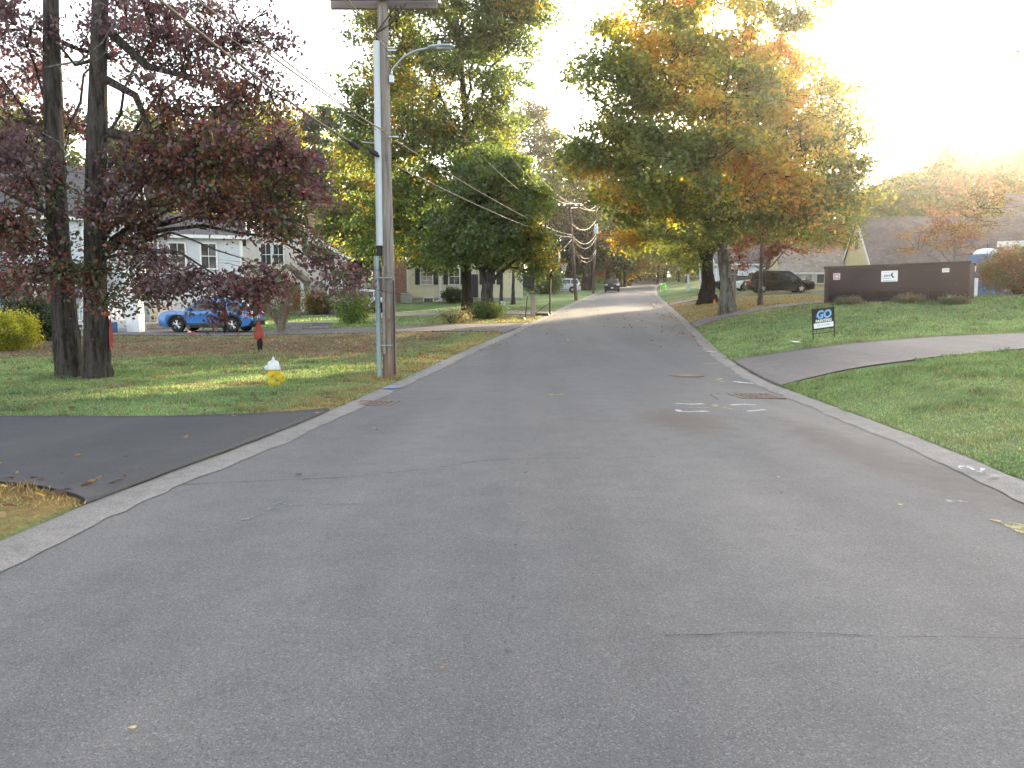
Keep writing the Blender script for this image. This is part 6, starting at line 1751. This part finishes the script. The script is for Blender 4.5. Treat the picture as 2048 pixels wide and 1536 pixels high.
# ---------------------------------------------------------------- drains and manhole
IRON = M('rusty_iron', (.16, .115, .095), .8, .3, var=.35, scale=12, bmp=.4)
PIT_SHADE = M('drain_pit_shade', (.008, .008, .008), .9)  # near-black plate imitates the shade down inside the drain
def grate(label, u, v, w, d, rz, bars):
    q = hit(u, v)
    r = thing('storm_drain', label, 'drain', (q.x, q.y, q.z - .008), rz)
    MB().box((0, 0, .009), (w, d, .010)).build('pit_shade', PIT_SHADE, r)
    mb = MB()
    for y in (-d / 2, d / 2): mb.box((0, y, .012), (w + .08, .05, .022))
    for x in (-w / 2, w / 2): mb.box((x, 0, .012), (.05, d, .0222))
    mb.build('frame', IRON, r)
    for k in range(bars):
        MB().box((-w / 2 + w * (k + .5) / bars, 0, .012), (w / bars * .55, d - .05, .020)).build('bar', IRON, r, bevel=.004)
    for y in (-d / 6, d / 6): MB().box((0, y, .010), (w, .03, .016)).build('cross_bar', IRON, r)
    return r
grate('rust-coloured storm drain grate at the right road edge', 1512, 793, .72, .68, R(4), 8)
grate('storm drain grate at the left kerb below the near utility pole', 750, 807, .62, .5, R(-8), 7)
q = hit(1372, 751)
mh = thing('manhole_cover', 'round flat manhole cover in the right half of the road', 'manhole cover', (q.x, q.y, q.z + .004))
MB().lathe([(.01, 0), (.34, 0), (.34, .006), (.01, .008)], 30).build('lid', M('worn_iron', (.17, .145, .145), .7, .3, var=.15), mh)
MB().lathe([(.345, 0), (.40, 0), (.40, .006), (.345, .007)], 30).build('ring', IRON, mh)

# ---------------------------------------------------------------- sprayed marks, cracks, tar lines on the road
PW = blotch_paint('white_marking_spray', (.52, .57, .60), .56, 16); PYE = blotch_paint('yellow_marking_spray', (.46, .38, .14), .48, 14); PBL = blotch_paint('blue_marking_spray', (.16, .29, .46), .72, 12); PFB = blotch_paint('faded_blue_marking', (.20, .25, .27), .40, 14); PFW = blotch_paint('faded_white_marking', (.34, .35, .37), .42, 14)
CRACK = blotch_paint('crack_tar', (.04, .04, .04), .52, 5); SEAM = blotch_paint('joint_streak', (.085, .083, .082), .14, 6)  # SEAM: faint dark streak along the paving seam
_mi = [0]
def stroke(name, label, uv, width, mat, dz=.006, group=None, kind=None, cat='road marking', jit=.25, dens=.06):
    P = [hit(u, v) for u, v in uv]
    rs = np.random.RandomState(300 + _mi[0]); _mi[0] += 1
    pts = []
    for a, b in zip(P[:-1], P[1:]):
        n = max(1, int((b - a).length / dens))
        for i in range(n): pts.append(a.lerp(b, i / n))
    pts.append(P[-1])
    vs = []; fs = []
    for i, p in enumerate(pts):
        t = pts[min(i + 1, len(pts) - 1)] - pts[max(i - 1, 0)]; t.z = 0; t.normalize()
        s = Vector((-t.y, t.x, 0)); w = width / 2 * (1 + rs.uniform(-jit, jit)); e = rs.uniform(-jit, jit) * width * .4
        for sg in (-1, 1):
            r = p + s * (sg * w + e); vs.append((r.x, r.y, gz(r.x, r.y) + dz))
    for i in range(len(pts) - 1): fs.append((2 * i, 2 * i + 2, 2 * i + 3, 2 * i + 1))
    o = MB().add(vs, fs).build(name, mat, None, fix=True)
    if kind: o['kind'] = kind
    if label: tag(o, label, cat, group)
    return o
SM = [('white', PW), ('yellow', PYE)]
stroke('paint_mark', 'upper left white sprayed dash before the right storm drain', [(1352, 807), (1380, 809), (1407, 808)], .10, PW)
stroke('paint_mark', 'lower left white sprayed dash before the right storm drain', [(1354, 820), (1362, 824), (1416, 823)], .10, PW)
stroke('paint_mark', 'upper right white sprayed dash below the right storm drain', [(1462, 811), (1480, 809), (1512, 810)], .09, PW)
stroke('paint_mark', 'lower right white sprayed dash below the right storm drain', [(1495, 823), (1530, 820)], .08, PW)
stroke('paint_mark', 'yellow sprayed line between the white dashes', [(1376, 815), (1420, 816)], .07, PYE)
stroke('paint_mark', 'yellow sprayed scribble right of the yellow line', [(1426, 810), (1436, 814), (1450, 815), (1462, 818)], .10, PYE)
stroke('paint_mark', 'yellow zigzag mark above the right storm drain', [(1426, 757), (1442, 757), (1432, 762), (1446, 764)], .09, PYE)
stroke('paint_mark', 'faint yellow mark near the right kerb, second farthest', [(1408, 728), (1432, 727)], .09, PYE)
stroke('paint_mark', 'faint yellow mark near the right kerb, farthest one', [(1388, 712), (1402, 711)], .09, PYE)
stroke('paint_mark', 'white sprayed patch on the right kerb by the drive', [(1470, 767), (1484, 769), (1508, 771)], .16, PW, dz=.043)
stroke('paint_mark', 'white sprayed patch at the foot of the right lawn farther up', [(1412, 705), (1432, 707)], .2, PW, dz=.043)
stroke('paint_mark', 'yellow dash in the middle of the road', [(1094, 791), (1110, 789), (1130, 790)], .09, PYE)
stroke('paint_mark', 'yellow sprayed arrow stroke at the right picture edge, upper', [(1982, 1039), (2010, 1046), (2056, 1056)], .075, PYE, jit=.5)
stroke('paint_mark', 'yellow sprayed arrow stroke at the right picture edge, lower', [(2012, 1050), (2056, 1068)], .07, PYE, jit=.5)
stroke('paint_mark', 'white sprayed curl on the near right kerb', [(1918, 946), (1922, 941), (1935, 941), (1948, 949), (1962, 953), (1966, 945)], .035, PW, dz=.043, jit=.4)
stroke('paint_mark', 'faint white smear below the curl on the near right kerb', [(1966, 962), (1995, 960)], .07, PFW, dz=.043, jit=.5)
stroke('paint_mark', 'faint white smear on the road near the right edge', [(1890, 1002), (1935, 1004)], .07, PFW, jit=.5)
stroke('paint_mark', 'blue painted patch on the left kerb by the pole', [(774, 781), (793, 776)], .26, PBL, dz=.043, jit=.15)
stroke('paint_mark', 'faded blue sprayed line on the left half of the road', [(484, 1041), (520, 1030), (572, 996)], .045, PFB, jit=.4)
stroke('paint_mark', 'faded blue horizontal line right of the slanted blue one', [(560, 1012), (640, 1009), (724, 1006)], .035, PFB, jit=.5)
stroke('paint_mark', 'pale worn mark at the left of the road beyond the pole', [(957, 710), (976, 709)], .18, PFW)
def crack(uv, w, mat=CRACK, dens=.07, jit=.6): return stroke('road_crack', None, uv, w, mat, .005, kind='structure', jit=jit, dens=dens)
crack([(330, 972), (420, 967), (560, 961), (700, 955), (860, 938), (960, 922), (1060, 918), (1160, 917)], .014)
crack([(1245, 916), (1320, 914)], .012)
crack([(1330, 1272), (1420, 1271), (1480, 1266), (1570, 1266), (1640, 1268), (1760, 1274), (1900, 1275), (2048, 1279)], .007)
crack([(1000, 1420), (1010, 1350), (1020, 1230), (1028, 1180)], .030, SEAM)
crack([(1028, 1180), (1035, 1080), (1045, 960), (1062, 900), (1090, 830), (1120, 770), (1160, 700), (1195, 650)], .030, SEAM)
crack([(1437, 800), (1420, 790), (1440, 787), (1490, 784)], .03)
# single fallen leaves lying on the road
DRYLEAF = [M('pale_dry_leaf', (.46, .38, .22), .8, bmp=0), M('brown_dry_leaf', (.10, .055, .035), .8, bmp=0), M('tan_dry_leaf', (.34, .20, .10), .8, bmp=0)]
def one_leaf(u, v, size, m, label, seed):
    q = hit(u, v); rs = random.Random(seed); n = 9; vs = [(0, 0, .012)]; fs = []
    for k in range(n):
        a = 2 * math.pi * k / n; r = size * (.6 if k % 2 else 1.0) * rs.uniform(.8, 1.15)
        vs.append((r * math.cos(a), r * .75 * math.sin(a), .004 + .35 * size * rs.random()))
    for k in range(n): fs.append((0, 1 + k, 1 + (k + 1) % n))
    o = MB().add(vs, fs).build('fallen_leaf', DRYLEAF[m], None, fix=False); o.location = q + Vector((0, 0, .006)); o.rotation_euler = (0, 0, rs.uniform(0, 6))
    tag(o, label, 'leaf')
one_leaf(265, 1461, .022, 0, 'pale dry leaf on the asphalt at the lower left', 1)
one_leaf(598, 952, .042, 1, 'curled brown leaf on the crack in the left half of the road', 2)
one_leaf(752, 859, .05, 2, 'tan leaf on the road below the left storm drain', 3)
one_leaf(1561, 988, .03, 1, 'dark fallen leaf alone on the right half of the road', 4)
one_leaf(1557, 956, .018, 0, 'small pale leaf above the dark one on the right half of the road', 5)
one_leaf(192, 876, .05, 2, 'tan leaf on the dark near drive', 6)
one_leaf(52, 933, .035, 2, 'small tan leaf at the left of the dark near drive', 7)
one_leaf(1800, 1012, .022, 0, 'thin pale leaf lying toward the right road edge', 8)
one_leaf(884, 1340, .016, 2, 'tiny tan leaf on the near asphalt left of the joint', 9)
one_leaf(375, 777, .08, 2, 'reddish leaf on the lawn right of the oaks', 10)
one_leaf(664, 787, .07, 1, 'brown leaf on the lawn between hydrant and left storm drain', 11)
one_leaf(1900, 922, .03, 0, 'pale leaf at the edge of the near right lawn', 12)
# ---------------------------------------------------------------- far-off wood closing the view, and the added haze
def woods(name, line, h, depth, n, per, leaf, pal, seed, base=.6):
    rs = np.random.RandomState(seed)
    pts = np.array(line, float); seg = np.linalg.norm(np.diff(pts, axis=0), axis=1); cum = np.concatenate([[0], np.cumsum(seg)])
    t = rs.rand(n) * cum[-1]
    x = np.interp(t, cum, pts[:, 0]); y = np.interp(t, cum, pts[:, 1])
    hh = h * (.62 + .6 * fbm(t * .11, t * 0 + seed)) 
    x = x + rs.normal(0, depth * .4, n); y = y + rs.normal(0, depth * .4, n)
    z = rs.rand(n) ** .8
    cz = ground(x, y) + base + z * hh
    lump = fbm(t * .35 + 7, cz * .35)
    k = per
    C0 = np.stack([x, y, cz], 1)[lump > .30]
    P = np.repeat(C0, k, 0) + rs.normal(0, .85, (len(C0) * k, 3)) * np.array([1, 1, .7])
    P = P[P[:, 2] > ground(P[:, 0], P[:, 1]) + .1]
    C = palette_mix(P, rs, pal, .16)
    o = leaves_mesh(name, P, leaf, C, LEAF, None, rs, up=.1)
    # trunks standing in it
    mb = MB(); m = int(cum[-1] / 3.2)
    for i in range(m):
        tt = rs.rand() * cum[-1]; bx = float(np.interp(tt, cum, pts[:, 0]) + rs.normal(0, depth * .4)); by = float(np.interp(tt, cum, pts[:, 1]) + rs.normal(0, depth * .4))
        g = gz(bx, by); r = rs.uniform(.15, .35)
        mb.tube([(bx, by, g - .2), (bx + rs.normal(0, .2), by, g + h * .4), (bx + rs.normal(0, .4), by, g + h * .75)], [r, r * .7, r * .25], 6)
    mb.build('woods_trunks', BARK_DARK, o, fix=False, kind='stuff')
    return o
WP = [(.40, (.032, .058, .022)), (.38, G2), (.16, G3), (.06, YEL)]
woods('woods', [(-150, 95), (-95, 112), (-55, 122), (-28, 128), (-8, 138), (6, 150), (18, 175), (27, 205), (36, 240), (44, 275)], 15, 9, 2600, 24, .72, WP, 301)
woods('woods', [(30, 300), (60, 305), (90, 285), (100, 250)], 16, 9, 900, 24, .8, WP, 302, base=.2)
woods('woods', [(58, 262), (46, 215), (40, 180), (45, 150), (62, 138), (90, 132), (130, 128), (190, 120)], 17, 10, 2400, 24, .72, WP, 303)


# ---------------------------------------------------------------- thin haze volume, added to imitate lens veil and sun glow
def haze(density, aniso, col):
    m = bpy.data.materials.new('haze'); m.use_nodes = True
    nt = m.node_tree; nt.nodes.clear()
    out = nt.nodes.new('ShaderNodeOutputMaterial')
    v = nt.nodes.new('ShaderNodeVolumePrincipled')
    v.inputs['Density'].default_value = density
    v.inputs['Anisotropy'].default_value = aniso
    v.inputs['Color'].default_value = (*col, 1)
    nt.links.new(v.outputs[0], out.inputs['Volume'])
    zs = [(-600, 600), (-60, 440), (-1.5, 36)]
    c = [(a + b) / 2 for a, b in zs]; d = [b - a for a, b in zs]
    o = MB().box(c, d).build('haze', m, None, kind='stuff')
    tag(o, 'thin pale haze added over the street to imitate lens veil')
    return o
haze(.00045, .90, (1.0, .92, .84))
